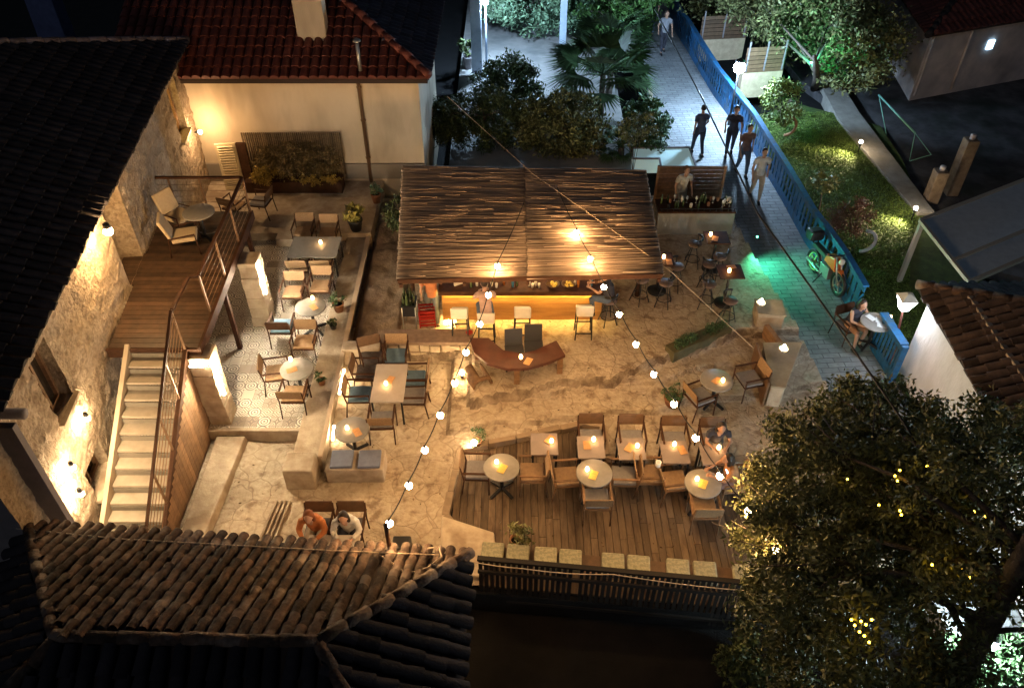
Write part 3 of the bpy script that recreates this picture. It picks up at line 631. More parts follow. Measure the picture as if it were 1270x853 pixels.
for (x,y) in ((-6.6,16.9),(-6.55,14.5)):
    g=MB(); g.box((x,y,1.3),(.1,.1,2.0)); g.build('post',darkwood,bal)
# stone piers under the balcony and stair head
def pier(x0,x1,y0,y1,z,label,rz=0):
    t=thing('stone_pier',label,'pillar'); g=MB(); 
    zz=.3
    while zz<z-.01:
        h=min(.3,z-zz); j=random.uniform(-.012,.012); g.box(((x0+x1)/2+j,(y0+y1)/2+j,zz+h/2),(x1-x0,y1-y0,h-.008)); zz+=h
    g.build('blocks',dressed,t,bevel=.015); return t
pier(-6.42,-5.98,15.3,15.8,2.25,'pale stone block pier under the balcony washed by white light')
pier(-6.57,-6.12,11.98,12.45,2.28,'pale stone block pier at the stair foot with glowing light strips')
# ---------------------------------------------------------------- louvred shutter door by the house corner
ld=thing('louvred_door','cream louvred door standing open at the stone house corner','door')
p0=at(300,238,.6); p1=at(282,240,.6); g=MB(); M=Matrix.Rotation(.12,3,'Z'); c=Vector((-8.38,21.45,1.36)); g.box(c,(.58,.06,1.5),rot=M)
for k in range(17): g.box(c+M@Vector((0,-.045,-.66+k*.082)),(.44,.03,.05),rot=M@Matrix.Rotation(.5,3,'X'))
g.build('leaf',mat('cream_shutter',(.62,.52,.34),rough=.6,rn=.05),ld)
g=MB(); g.box((-7.93,21.5,1.35),(.28,.09,1.5)); g.build('jamb',darkwood,ld)
# ---------------------------------------------------------------- pergola
pg=thing('reed_pergola','large reed thatched sloping pergola roof over the bar','pergola')
PW=at(493,347,2.6);PE=at(822,340,2.6);PNE=at(800,212,3.0);PNW=at(500,207,3.0)
mid0=PW.lerp(PE,.485);mid1=PNW.lerp(PNE,.5)
def reeds(A,B,C,D,n,rnd):   # A-B near edge, D-C far edge
    g=MB()
    for layer in range(2):
        for k in range(n):
            t=(k+.5*layer)/n; a=A.lerp(D,t);b=B.lerp(C,t); L=(b-a)
            a=a-L*random.uniform(-.004,.012); b=b+L*random.uniform(-.004,.012); pts=[]; ph=random.uniform(0,6); am=random.uniform(.003,.012)
            sag=.05*math.sin(t*9+layer)
            for i in range(9):
                s=i/8; p=a.lerp(b,s); pts.append(p+Vector((0,am*math.sin(ph+s*5),.008*math.sin(ph*2+s*7)+.02*layer+.006*math.sin(t*14))))
            g.tube(pts,random.uniform(.02,.03),5,r=(random.random()**1.5))
    for k in range(60):
        t=random.random(); s0=random.uniform(0,.75); a=A.lerp(D,t).lerp(B.lerp(C,t),s0); b=A.lerp(D,t+random.uniform(-.01,.01)).lerp(B.lerp(C,t),s0+random.uniform(.1,.25)); z=Vector((0,0,.075))
        g.tube([a+z,b+z],.011,4,r=1.)
    return g
reeds(PW,mid0,mid1,PNW,120,0).build('reed_mat',reed,pg)
z6=Vector((0,0,-.01)); reeds(mid0+Vector((.03,-.05,0)),PE,PNE,mid1+Vector((.03,0,0)),104,0).build('reed_mat',reed,pg)
g=MB()
sheet(g,[PW+Vector((.03,.03,-.03)),PE+Vector((-.03,.03,-.03)),PNE+Vector((-.03,0,-.03)),PNW+Vector((.03,0,-.03))],.02); g.build('cane_lining',mat('cane_lining',(.13,.085,.055),rn=0),pg); g=MB()
for t in (.02,.5,.97): g.bar(PW.lerp(PNW,t)-Vector((0,0,.1)),PE.lerp(PNE,t)-Vector((0,0,.1)),.1,.1)
for t in (.01,.25,.49,.75,.99): g.bar(PW.lerp(PE,t)-Vector((0,0,.18)),PNW.lerp(PNE,t)-Vector((0,0,.18)),.07,.09)
g.bar(PW+Vector((0,-.05,.02)),PE+Vector((0,-.05,.02)),.03,.05)
g.build('beams',darkwood,pg)
for p in (PE.lerp(PNE,.55),PNE,PNW,PW.lerp(PNW,.5)): 
    g=MB(); q=p+(Vector((.12,0,0)) if p.x<0 else Vector((-.12,0,0))); g.tube([(q.x,q.y,-.1),(q.x,q.y,p.z-.12)],.06,8); g.build('post',darkwood,pg)
# ---------------------------------------------------------------- bar
Z0=.16
bar=thing('bar_counter','long timber bar counter with glowing front and dark top full of bottles and bowls','bar counter')
g=MB()
for k in range(6): g.box((.25,15.62,Z0+.22+k*.135),(3.95,.08,.128))
g.build('front_boards',mat('honey_wood',(.42,.22,.07),(.30,.15,.05),sc_=3,rough=.5,bump=.1,rn=.25,stretch=(.5,3,3)),bar)
g=MB(); g.box((.25,15.95,Z0+.55),(3.9,.5,.85)); g.build('carcass',darkwood,bar)
g=MB(); g.box((.25,15.95,Z0+1.07),(4.1,.85,.06)); g.box((.25,16.5,Z0+.85),(4.0,.5,.05)); g.build('counter_top',darkwood,bar,bevel=.01)
g=MB(); g.box((.25,15.525,Z0+1.04),(4.1,.02,.12)); g.build('top_lip',darkwood,bar); g=MB(); g.box((.25,15.553,Z0+1.02),(3.85,.02,.03)); g.build('led_strip',glow('bar_led',(1,.60,.13),75),bar)
g=MB(); g.box((.25,15.635,Z0+.125),(3.85,.03,.03)); g.build('led_strip',glow('bar_led_low',(1,.68,.22),190),bar)
bb=thing('back_bar','dark back bar shelf under the reed roof behind the counter','shelf')
g=MB(); g.box((.2,17.6,.7),(4.6,.5,1.2)); g.build('cabinet',darkwood,bb); g=MB(); g.box((.2,17.6,1.33),(4.7,.6,.06)); g.build('top',brown,bb)
pl_=thing('added_pendant_lamp','small unseen pendant lamp added under the reed roof to light the bar','lamp')  # added lamp, out of view under the roof, brightens the bar
g=MB(); g.lathe([(.02,.16),(.1,.12),(.15,0)],(.3,16.3,2.3),14); g.tube([(.3,16.3,2.46),(.3,16.3,2.62)],.008,4); g.build('shade',black,pl_)
g=MB(); g.ball((.3,16.3,2.27),.07,8,6); g.build('bulb',glow('added_pendant_bulb',(1,.66,.26),150),pl_)
def lathe_thing(name,label,cat,prof,loc,m,group=None,n=12):
    g=MB(); g.lathe(prof,(0,0,0),n); o=g.build(name,m,loc=loc); return tag(o,label,cat,group)
zt=Z0+1.1
bot=[(.035,0),(.036,.17),(.014,.22),(.013,.28)]
for i,x in enumerate((-1.0,-.86,-.2,.02,.12,1.55,1.62,1.95)):
    lathe_thing('bottle','bottle standing on the bar counter top','bottle',bot,(x,15.72+.05*(i%3),zt),[bottle_g,glassw,mat('amber_glass',(.3,.1,.02),rough=.15,rn=.2),mat('blue_glass',(.05,.15,.2),rough=.15,rn=.1)][i%4],'bottles on the bar counter',8)
for i,x in enumerate((-.62,-.5,-.38,.42,.5,.58,.66)):
    lathe_thing('drinking_glass','clear glass on the bar counter top','glass',[(.03,0),(.038,.12),(.03,.12),(.028,.01)],(x,15.7+.06*(i%2),zt),glassw,'glasses on the bar counter',8)
for i,(x,l) in enumerate(((1.0,'round wooden bowl of lemons on the bar counter, left of the pair'),(1.38,'round wooden bowl of fruit on the bar counter, right of the pair'))):
    t=thing('bowl',l,'bowl',(x,15.75,zt)); g=MB(); g.lathe([(.07,0),(.16,.07),(.175,.08),(.15,.06),(.02,.025)],(0,0,0),20); g.build('dish',brown,t)
    g=MB(); [g.ball((random.uniform(-.09,.09),random.uniform(-.09,.09),.07),.038,8,5) for _ in range(9)]; g.build('fruit',mat('lemon',(.75,.55,.12),rn=.2),t)
tag(MB().box((-1.32,15.8,zt+.16),(.22,.05,.3),rz=.5).build('table_lamp_shade',cream),'pale leaning menu stand at the left end of the bar counter','menu stand')
# red crates and black stand left of the bar
ct=thing('red_crate_stack','stack of red plastic crates at the left end of the bar','crate',( -2.12,15.55,Z0),.1)
for k in range(2):
    g=MB(); z=.02+k*.3
    for s in(-1,1):
        for q in(.03,.13,.23): g.box((s*.19,0,z+q),(.015,.32,.06)); g.box((0,s*.16,z+q),(.39,.015,.06))
        for s2 in(-1,1): g.box((s*.19,s2*.16,z+.13),(.03,.03,.27))
    g.box((0,0,z),(.38,.32,.02)); g.build('crate',red_m,ct)
tr=thing('bottle_trolley','narrow steel trolley with rows of dark bottles left of the red crates','trolley',(-2.52,15.45,Z0),.0)
g=MB()
for x in(-.16,.16):
    for y in(-.2,.2): g.tube([(x,y,0),(x,y,.85)],.015,6)
g.build('frame',steel,tr); g=MB(); g.box((0,0,.85),(.36,.46,.03)); g.box((0,-.2,.68),(.33,.02,.26)); g.build('tray',black,tr)
g=MB(); [g.lathe(bot,(-.12+.08*i,-.15+.1*j,.865),8) for i in range(4) for j in range(4)]; tag(g.build('bottle_cluster',bottle_g,loc=(-2.52,15.45,Z0)),'rows of dark bottles standing on the steel trolley','bottles')
# ---------------------------------------------------------------- furniture prototypes
PROTO={}
def place(kind,px,py,rz,label,group=None,zr=.45,cat=None):
    P=at(px,py,zr)
    for _ in range(4): z=gz(P.x,P.y); P=at(px,py,zr+z)
    if not callable(kind): raise ValueError
    key=kind.__name__+str(kind.args) if hasattr(kind,'args') else kind.__name__
    if key not in PROTO: o=PROTO[key]=kind()
    else: o=copy_tree(PROTO[key])
    o.location=(P.x,P.y,z); o.rotation_euler=(0,0,R(rz)); o['label']=label
    if group: o['group']=group
    elif 'group' in o: del o['group']
    return o
def armchair(frame,back,cush):
    def f():
        t=thing('armchair','x','chair'); W,D=.27,.25
        for sx in(-1,1):
            g=MB(); g.tube([(sx*W,D,0),(sx*W,D,.64),(sx*W,D-.03,.66)],.016,6); g.build('leg',frame,t)
            g=MB(); g.tube([(sx*(W+.0),-D-.06,0),(sx*W,-D,.44),(sx*W,-D-.07,.82)],.016,6); g.build('leg',frame,t)
            g=MB(); g.bar((sx*W,D+.02,.66),(sx*W,-D-.05,.66),.045,.025); g.build('armrest',frame,t,bevel=.005)
        g=MB(); g.box((0,0,.42),(.5,.5,.035)); g.build('seat',frame,t,bevel=.006)
        g=MB(); g.box((0,.01,.465),(.47,.47,.06)); g.build('cushion',cush,t,bevel=.02)
        g=MB(); g.bar((0,-D-.035,.60),(0,-D-.085,.86),.52,.03,up=(0,1,0)); g.build('backrest',back,t,bevel=.008)
        return t
    f.__name__='armchair'; f.args=(frame.name,back.name,cush.name); return f
def barstool():
    t=thing('bar_stool','x','bar stool')
    for sx in(-1,1):
        for sy in(-1,1):
            g=MB(); g.bar((sx*.2,sy*.19,0),(sx*.17,sy*.17,.74),.03,.03); g.build('leg',black,t)
    g=MB()
    for a,b in (((-.19,-.18,.2),(.19,-.18,.2)),((-.19,.18,.28),(.19,.18,.28)),((-.185,-.18,.24),(-.185,.18,.24)),((.185,-.18,.24),(.185,.18,.24))): g.bar(a,b,.025,.025)
    g.build('stretcher',black,t)
    g=MB(); g.box((0,.0,.77),(.4,.4,.08)); g.build('seat',cream,t,bevel=.03)
    g=MB(); g.bar((0,-.19,.80),(0,-.24,1.1),.4,.06,up=(0,1,0)); g.build('backrest',cream,t,bevel=.03)
    return t
def roundstool():
    t=thing('round_stool','x','stool'); 
    for k in range(4):
        a=PI/4+k*PI/2; g=MB(); g.tube([(math.cos(a)*.06,math.sin(a)*.06,.68),(math.cos(a)*.14,math.sin(a)*.14,.4),(math.cos(a)*.25,math.sin(a)*.25,0)],.013,6); g.build('leg',black,t)
    g=MB(); pts=[(math.cos(2*PI*k/20)*.19,math.sin(2*PI*k/20)*.19,.22) for k in range(21)]; g.tube(pts,.011,6,caps=False); g.build('foot_ring',black,t)
    g=MB(); g.lathe([(.1,.66),(.17,.68),(.185,.71),(.17,.735),(.02,.74)],(0,0,0),20); g.build('seat',mat('stool_leather',(.16,.115,.10),(.12,.085,.075),rough=.6,rn=.05),t)
    g=MB(); pts=[(math.cos(a)*.185,math.sin(a)*.185,.9) for a in [PI+.35+(PI-.7)*k/8 for k in range(9)]]; g.tube(pts,[.03]*9,6)
    for a in(PI+.5,2*PI-.5): g.tube([(math.cos(a)*.17,math.sin(a)*.17,.7),(math.cos(a)*.185,math.sin(a)*.185,.9)],.012,5)
    g.build('backrest',black,t); return t
def swivel():
    t=thing('swivel_chair','x','chair'); g=MB()
    for k in range(4):
        a=PI/4+k*PI/2; g.bar((0,0,.12),(math.cos(a)*.3,math.sin(a)*.3,.02),.035,.03)
    g.tube([(0,0,.05),(0,0,.42)],.03,8); g.build('base',black,t)
    g=MB(); g.box((0,0,.45),(.44,.44,.07)); g.build('seat',mat('black_leather',(.05,.05,.055),rough=.35,rn=.05),t,bevel=.02)
    g=MB(); g.bar((0,-.2,.48),(0,-.27,.92),.42,.05,up=(0,1,0)); g.build('backrest',MATS['black_leather'],t,bevel=.02); return t
def round_table():
    t=thing('round_table','x','table'); g=MB(); g.lathe([(.34,.715),(.365,.72),(.365,.745),(.355,.75)],(0,0,0),40); g.build('tabletop',grey_top,t)
    g=MB(); g.tube([(0,0,.05),(0,0,.72)],.04,10)
    for k in range(4):
        a=PI/4+k*PI/2; g.bar((0,0,.1),(math.cos(a)*.32,math.sin(a)*.32,.025),.05,.05)
    g.build('pedestal',black,t); return t
def rect_table(w,d,m,h=.75,legs=True):
    def f():
        t=thing('rectangular_table' if abs(w-d)>.1 else 'square_table','x','table'); g=MB(); g.box((0,0,h-.02),(w,d,.035)); g.build('tabletop',m,t,bevel=.005)
        if legs:
            for sx in(-1,1):
                for sy in(-1,1): g=MB(); g.box((sx*(w/2-.04),sy*(d/2-.04),(h-.04)/2),(.04,.04,h-.04)); g.build('leg',black,t)
        else:
            g=MB(); g.tube([(0,0,0),(0,0,h-.03)],.035,8); g.lathe([(.25,0),(.25,.02),(.06,.04)],(0,0,0),20); g.build('pedestal',black,t)
        return t
    f.__name__='rect_table'; f.args=(w,d,m.name,h); return f
GLASS=None
def candle(px,py,zr,label,group='table candles in glass jars',h=.11):
    def candle_jar():
        t=thing('candle_jar','x','candle'); g=MB(); g.lathe([(.034,.0),(.036,.012)],(0,0,0),10); g.build('base',black,t)
        g=MB(); g.lathe([(.03,.014),(.04,.05),(.036,.095),(.022,.12)],(0,0,0),10); g.build('lit_jar',candle_m,t); return t
    o=place(candle_jar,px,py,0,label,None,zr); o.location.z+=zr+.003; return o
def menu(px,py,rz,zr,label,m=None):
    P=at(px,py,zr)
    for _ in range(4): z=gz(P.x,P.y); P=at(px,py,zr+z+.003)
    g=MB(); g.box((0,0,.004),(.15,.23,.006)); g.box((0,.03,.008),(.11,.02,.001)); o=g.build('menu_card',m or paper,loc=P,rz=R(rz)); return tag(o,label,'menu card')
TT=.76
# tables (tabletop centre pixel)
place(rect_table(1.28,.95,grey_top),390,306,0,'grey rectangular table on the patterned tiles nearest the planted bed',None,.75)
place(round_table,385,380,0,'round grey table on the patterned tiles beside the blue cushioned chair',None,.75)
place(round_table,368,457,0,'round grey table on the patterned tiles closest to the stair cladding',None,.75)
place(rect_table(.72,1.2,mat('beige_tabletop',(.42,.36,.32),(.37,.32,.28),sc_=6,rough=.5,rn=0)),483,474,0,'long beige rectangular table with six chairs beside the lit retaining wall',None,.75)
place(round_table,436,532,0,'round grey table at the end of the retaining wall near the stone bench',None,.75)
place(round_table,622,579,0,'leftmost round grey table on the timber deck',None,.75)
place(round_table,737,586,0,'middle round grey table on the timber deck',None,.75)
place(round_table,872,599,0,'rightmost round grey table on the timber deck next to the tree',None,.75)
place(round_table,889,471,0,'round grey table with cross foot beside the stone parapet',None,.75)
sqt=rect_table(.56,.6,mat('taupe_tabletop',(.27,.22,.21),(.23,.19,.18),sc_=6,rough=.5,rn=0))
for (x,y,l) in ((675,550,'square taupe table over the deck without any chair behind it'),(733,554,'square taupe table behind the middle round deck table'),(783,556,'third square taupe table from the left above the timber deck'),(837,560,'square taupe table below the second string bulb from the right edge of the yard'),(886,562,'rightmost square taupe table where a dark haired person sits')):
    place(sqt,x,y,0,l,None,.75)
hst=rect_table(.62,.58,darkwood,1.02,False)
for (x,y,l) in ((889,295,'tall square black table nearest the drinks station'),(906,337,'tall square black table at the street edge above the stone pillar'),(820,322,'tall square black table half hidden under the reed roof edge')): place(hst,x,y,0,l,None,1.0)
# candles and menus
cs=[(398,303,.75,'candle jar on the grey rectangular table near the planted bed'),(388,372,.75,'candle jar on the round tile terrace table beside the blue chair'),(361,448,.75,'candle jar on the round table closest to the stair cladding'),(479,478,.75,'candle jar on the long beige six seat table'),(431,533,.75,'candle jar on the round table near the stone bench'),
(616,575,.75,'candle jar on the leftmost round deck table'),(728,584,.75,'candle jar on the middle round deck table'),(864,596,.75,'candle jar on the rightmost round deck table'),(684,549,.75,'candle jar on the chairless square table by the deck corner'),(736,547,.75,'candle jar on the square table behind the middle round deck table'),(790,555,.75,'candle jar on the third square table above the deck'),(836,553,.75,'candle jar on the fourth square table above the deck'),(891,557,.75,'candle jar on the square table in front of the dark haired person'),
(896,474,.75,'candle jar on the round table by the stone parapet'),(881,293,1.02,'candle jar on the tall black table near the drinks station'),(904,338,1.02,'candle jar on the tall black table at the street edge'),(823,321,1.02,'candle jar on the tall black table under the reed roof edge'),(646,445,.75,'candle jar on the curved dark timber table'),
(415,399,.12,'hanging lantern candle on the retaining wall left of the bar'),(404,447,.12,'small brown candle lantern on the retaining wall')]
for x,y,z,l in cs: candle(x,y,z,l)
for x,y,rz,z,l,m in ((389,381,40,.76,'menu card on the round table beside the blue chair',paper),(362,459,-65,.76,'menu card on the round table closest to the stair',paper),(443,536,30,.76,'menu card on the round table near the stone bench',paper),(484,471,-20,.76,'menu card on the long beige table',paper),
(623,581,-25,.76,'yellow menu card on the leftmost round deck table',paper_y),(736,589,-22,.76,'yellow menu card on the middle round deck table',paper_y),(872,600,-25,.76,'yellow menu card on the rightmost round deck table',paper_y),(682,545,-35,.76,'menu card on the chairless square table',paper),(728,552,0,.76,'menu card on the square table behind the middle round table',paper),(781,555,-35,.76,'menu card on the third square table above the deck',paper),(846,558,15,.76,'menu card on the fourth square table above the deck',paper),
(889,472,-50,.76,'menu card on the round table by the stone parapet',paper),(887,296,-20,1.03,'menu card on the tall table near the drinks station',paper),(907,331,-80,1.03,'menu card on the tall table at the street edge',paper),(655,448,-25,.76,'menu card on the curved dark timber table',paper),(830,325,0,1.03,'menu card on the tall table under the roof edge',paper)): menu(x,y,rz,z,l,m)
bk=armchair(darkwood,cane,cush_grey); bb_=armchair(darkwood,cane,cush_blue); bd=armchair(darkwood,brown,cush_dark); bc_=armchair(darkwood,brown,cush_grey); wo=armchair(wood,cane,cush_orange); wg=armchair(wood,cane,cush_grey); wd_=armchair(darkwood,cane,cush_orange)
for k,x,y,rz,l in (
 (wd_,377,287,180,'left cane back chair behind the rectangular tile terrace table'),(wd_,407,289,180,'right cane back chair behind the rectangular tile terrace table'),
 (wd_,372,330,0,'left chair in front of the rectangular tile terrace table'),(wd_,401,330,0,'right chair in front of the rectangular tile terrace table'),
 (wd_,364,362,180,'wide seated cane chair left behind the round table with the blue chair'),(wd_,398,355,180,'cane chair right behind the round table with the blue chair'),
 (armchair(darkwood,darkwood,cush_blue),350,405,0,'chair with bright blue seat cushion on the lit patterned tiles'),(wd_,378,424,180,'cane chair between the two round tile terrace tables'),
 (wd_,343,462,-80,'cane chair turned sideways on the left of the round table by the stair'),(wd_,365,489,0,'cane chair in front of the round table by the stair'),
 (wd_,290,255,-20,'wooden armchair beyond the balcony rail on the upper step'),(bc_,323,250,80,'dark armchair with grey seat on the upper step'),
 (bb_,491,441,180,'cane back chair with blue cushion at the head of the beige table'),(bd,455,462,-90,'dark cushioned chair upper left of the beige table'),(bb_,446,489,-88,'blue cushioned chair lower left of the beige table'),
 (bb_,515,469,92,'blue cushioned chair upper right of the beige table'),(bk,514,491,90,'mauve cushioned chair lower right of the beige table'),(bk,474,521,2,'chair at the foot of the beige table'),(bd,462,443,200,'empty dark chair tucked in the corner by the retaining wall light'),
 (bc_,733,543,180,'brown back chair at the square table second from left'),(bc_,783,544,180,'brown back chair at the third square table'),(bc_,836,546,180,'brown back chair at the fourth square table'),(bc_,884,548,180,'dim brown back chair at the rightmost square table'),
 (bk,592,583,-92,'grey cushioned chair left of the leftmost round deck table'),(wo,660,586,90,'tan cushioned wooden chair right of the leftmost round deck table'),
 (wo,702,591,-85,'tan cushioned wooden chair left of the middle round deck table'),(wg,774,590,88,'grey cushioned wooden chair right of the middle round deck table'),(wg,740,619,0,'grey cushioned chair in front of the middle round deck table'),
 (wo,805,588,-90,'small wooden chair squeezed between the two rows at the napkin holder'),(wo,836,596,-82,'tan cushioned wooden chair left of the rightmost round deck table'),(wo,873,630,0,'tan cushioned chair in front of the rightmost round deck table'),(wo,908,598,95,'wooden chair right of the rightmost round deck table under the leaves'),
 (bk,868,492,-65,'grey cushioned chair left of the round table by the parapet'),(bk,930,470,105,'cane back chair between the round table and the stone parapet'),
 (bd,395,655,180,'dark backed chair of the person in the orange top'),(bd,435,655,180,'dark backed chair of the person in the white shirt')):
    place(k,x,y,rz,l)
for x,y,rz,l in ((570,387,0,'cream bar stool at the left end of the counter'),(603,393,0,'bar stool with the leaning customer'),(648,386,0,'cream bar stool in the middle of the counter'),(725,384,0,'cream bar stool at the right end of the counter')): place(barstool,x,y,rz,l,None,.8)
for i,(x,y,l) in enumerate(((862,302,'round stool left of the tall table by the drinks station'),(893,318,'round stool between the two street edge tall tables'),(840,330,'round stool right of the roof edge tall table'),(826,350,'round stool in front of the roof edge tall table'),(880,352,'round stool left of the street edge tall table'),(906,372,'round stool next to the square stone pillar'),(796,346,'round stool mostly under the reed roof near the bar end'),(880,327,'round stool behind the street edge tall table'))): place(roundstool,x,y,random.randint(0,360),l,None,.72)
place(swivel,638,436,185,'left black swivel chair behind the curved table'); place(swivel,662,430,182,'right black swivel chair behind the curved table')
# balcony furniture
def lounge():
    t=thing('lounge_chair','x','chair')
    for sx in(-1,1): g=MB(); g.tube([(sx*.28,.3,0),(sx*.28,.27,.55),(sx*.28,-.3,.5),(sx*.28,-.36,0)],.018,6); g.build('side_frame',darkwood,t)
    g=MB(); g.box((0,.02,.4),(.52,.55,.1)); g.build('seat_cushion',mat('linen',(.50,.40,.27),(.44,.35,.24),rn=.05,sc_=20),t,bevel=.03)
    g=MB(); g.bar((0,-.26,.45),(0,-.42,.95),.52,.08,up=(0,1,0)); g.build('back_cushion',MATS['linen'],t,bevel=.03); return t
for x,y,rz,l in ((222,268,-120,'linen lounge chair at the back of the balcony beside the round table'),(228,292,-75,'linen lounge chair in front on the balcony')):
    o=place(lounge,x,y,rz,l); p=at(x,y,2.8); o.location=(p.x,p.y,2.41)
o=place(round_table,246,263,0,'round grey table on the balcony'); p=at(246,263,3.15); o.location=(p.x,p.y,2.41)
# curved table
ctb=thing('curved_table','boomerang shaped dark timber table on thick legs in the centre of the yard','table')
pin=[at(*q,.93) for q in ((582,419),(606,419),(624,434),(645,438),(662,435),(690,422),(701,440),(680,449),(655,456),(630,457),(604,450),(588,437))]
g=MB(); g.hull([Vector((p.x,p.y,.85)) for p in pin],[Vector((p.x,p.y,.93)) for p in pin]); g.build('tabletop',mat('red_brown_wood',(.11,.042,.028),(.075,.03,.02),sc_=4,rough=.4,rn=0),ctb)
for (x,y) in ((641,455),(695,442),(685,428),(592,425)):
    p=at(x,y,.85); g=MB(); g.box((p.x,p.y+.03,.5),(.13,.13,.7)); g.build('leg',MATS['warm_wood'] if x>600 else darkwood,ctb,bevel=.01)
# hollow log sculpture
hl=thing('hollow_log_seat','tilted hollow carved log with lit inside left of the curved table','log',at(592,476,.1),R(25))
g=MB(); prof=[]; n=18; vs=[];fs=[]
for i in range(7):
    for k in range(n):
        a=2*PI*k/n; rr=.25+.03*math.sin(3*a)+.02*i*(.5-i/12); vs.append((rr*math.cos(a)*.75,-.35+.1*i+.0,.22+rr*math.sin(a)*(.8)))
for i in range(6):
    for k in range(n):
        if 2<=k<=4 and i>0: continue
        k2=(k+1)%n; fs.append((i*n+k,i*n+k2,(i+1)*n+k2,(i+1)*n+k))
g.add(vs,fs,.5,True); o=g.build('shell',mat('log_wood',(.24,.14,.075),(.14,.08,.045),sc_=8,rough=.7,bump=.5,rn=0),hl); s_=o.modifiers.new('th','SOLIDIFY'); s_.thickness=.05
# stone bench with blue cushions
g=MB(); g.box((-3.25,10.95,.2),(1.2,.55,.42)); tag(g.build('stone_bench',dressed,bevel=.03),'low stone bench end under the two blue grey cushions','bench')
for x,l in ((-3.52,'left blue grey square cushion on the low stone bench'),(-2.95,'right blue grey square cushion on the low stone bench')):
    g=MB(); g.box((0,0,.03),(.46,.46,.07)); tag(g.build('cushion',mat('slate_cushion',(.15,.17,.24),(.12,.135,.2),sc_=10,rn=.1),bevel=.02,loc=(x,10.93,.42),rz=.04),l,'cushion')
# bench cushions by the fence
g=MB(); a=Vector((-.55,8.72,.28)); b=Vector((5.3,8.1,.28)); g.bar(a,b,.4,.05); 
bn=thing('fence_bench','long low timber bench along the slatted fence carrying pale cushions','bench'); g.build('seat',brown,bn)
for t in (.02,.25,.5,.75,.98): p=a.lerp(b,t); g=MB(); g.box((p.x,p.y,.06),(.08,.35,.36)); g.build('leg',brown,bn)
pc=mat('sage_fabric',(.36,.34,.24),(.25,.24,.17),sc_=22,rough=.95,bump=.3,rn=.08,contrast=(.42,.58))
ordn=['first','second','third','fourth','fifth','sixth','seventh','eighth','ninth','tenth']
for i,x in enumerate((611,642,676,706,758,789,837,870,918,949)):
    p=at(x,665+ (x-611)*.085,.38); q=a+(b-a)*((p.x-a.x)/(b.x-a.x))
    g=MB(); g.box((0,0,.06),(.42,.46,.12)); o=g.build('seat_cushion',pc,bevel=.03,loc=(p.x,q.y,.305),rz=-.1+random.uniform(-.04,.04)); tag(o,f'{ordn[i]} from the left of ten sage seat cushions on the fence bench','cushion')
# slatted fence
fc=thing('slatted_fence','dark vertical slat fence in front of the timber deck with light leaking through gaps','fence')
a=Vector((-.62,8.25,0)); b=Vector((4.62,7.70,0)); L=b-a; n=52
g=MB()
for k in range(n):
    if k in(17,): continue
    p=a+L*(k+.5)/n; g.box((p.x,p.y,.14),(L.length/n-.03-random.random()*.012,.025,1.46+random.uniform(-.03,.03)),rz=math.atan2(L.y,L.x))
g.build('slats',mat('black_stained_board',(.025,.02,.017),rough=.8,rn=.4),fc)
g=MB(); u=Vector((0,0,1))
g.bar(a+u*.9,b+u*.9,.09,.05)
for z in(.55,-.35): g.bar(a+u*z-Vector((0,.04,0)),b+u*z-Vector((0,.04,0)),.04,.08)
g.build('rails',MATS['black_stained_board'],fc)
# blue railing
br=thing('blue_railing','blue painted steel parapet railing with cut-out slots curving along the street','railing')
RL=[(7.15,37.5),(7.25,35.5),(7.4,33.9),(7.55,31.5),(7.7,29.3),(7.95,27.4),(8.2,25.5),(8.3,23.6),(8.42,21.7),(8.5,19.5),(8.66,18.4),(8.76,17.4),(8.8,15.95)]
g=MB(); g2=MB(); g3=MB(); pts=[]
for (x1,y1),(x2,y2) in zip(RL,RL[1:]):
    p=Vector((x1,y1,0));q=Vector((x2,y2,0)); g.bar(p+u*1.1,q+u*1.1,.16,.05)
    g2.bar(p+u*.98,q+u*.98,.03,.16); g2.bar(p+u*.13,q+u*.13,.03,.28); g2.bar(p+u*.55,q+u*.55,.028,.05)
    L=(q-p).length; m=max(2,int(L/.26)); t=(q-p)/m; d=t.normalized()
    for i in range(m):
        s=p+t*i; k=i%6
        w_=.12 if k in(0,1,2) else .21
        e=s+d*w_
        g2.bar(s+u*.24,s+d*.001+u*.92,.028,w_,up=d)
        if k==4: g2.bar(s+u*.3,s+t+u*.85,.024,.05); g2.bar(s+t+u*.3,s+u*.85,.024,.05)
g.build('top_rail',blue_paint,br); g2.build('panel',blue_paint,br)
g=MB(); p=Vector((8.85,15.35,0)); 
r2=thing('blue_railing_section','separate short blue railing section beside the street lantern','railing')
p=at(1100,410,1.1);q=at(1121,436,1.1); p=Vector((8.87,14.9,0)); q=Vector((8.95,13.75,0))
g.bar(p+u*1.1,q+u*1.1,.2,.06); g.build('top_rail',blue_paint,r2); g=MB(); g.bar(p+u*.98,q+u*.98,.03,.2); g.bar(p+u*.13,q+u*.13,.03,.3)
for i in range(9): s=p.lerp(q,i/8); g.bar(s+u*.2,s+u*.95,.03,.07,up=(0,1,0))
g.build('panel',blue_paint,r2); g=MB(); g.box((q.x,q.y-.05,.55),(.14,.1,1.12)); g.build('end_post',blue_paint,r2)
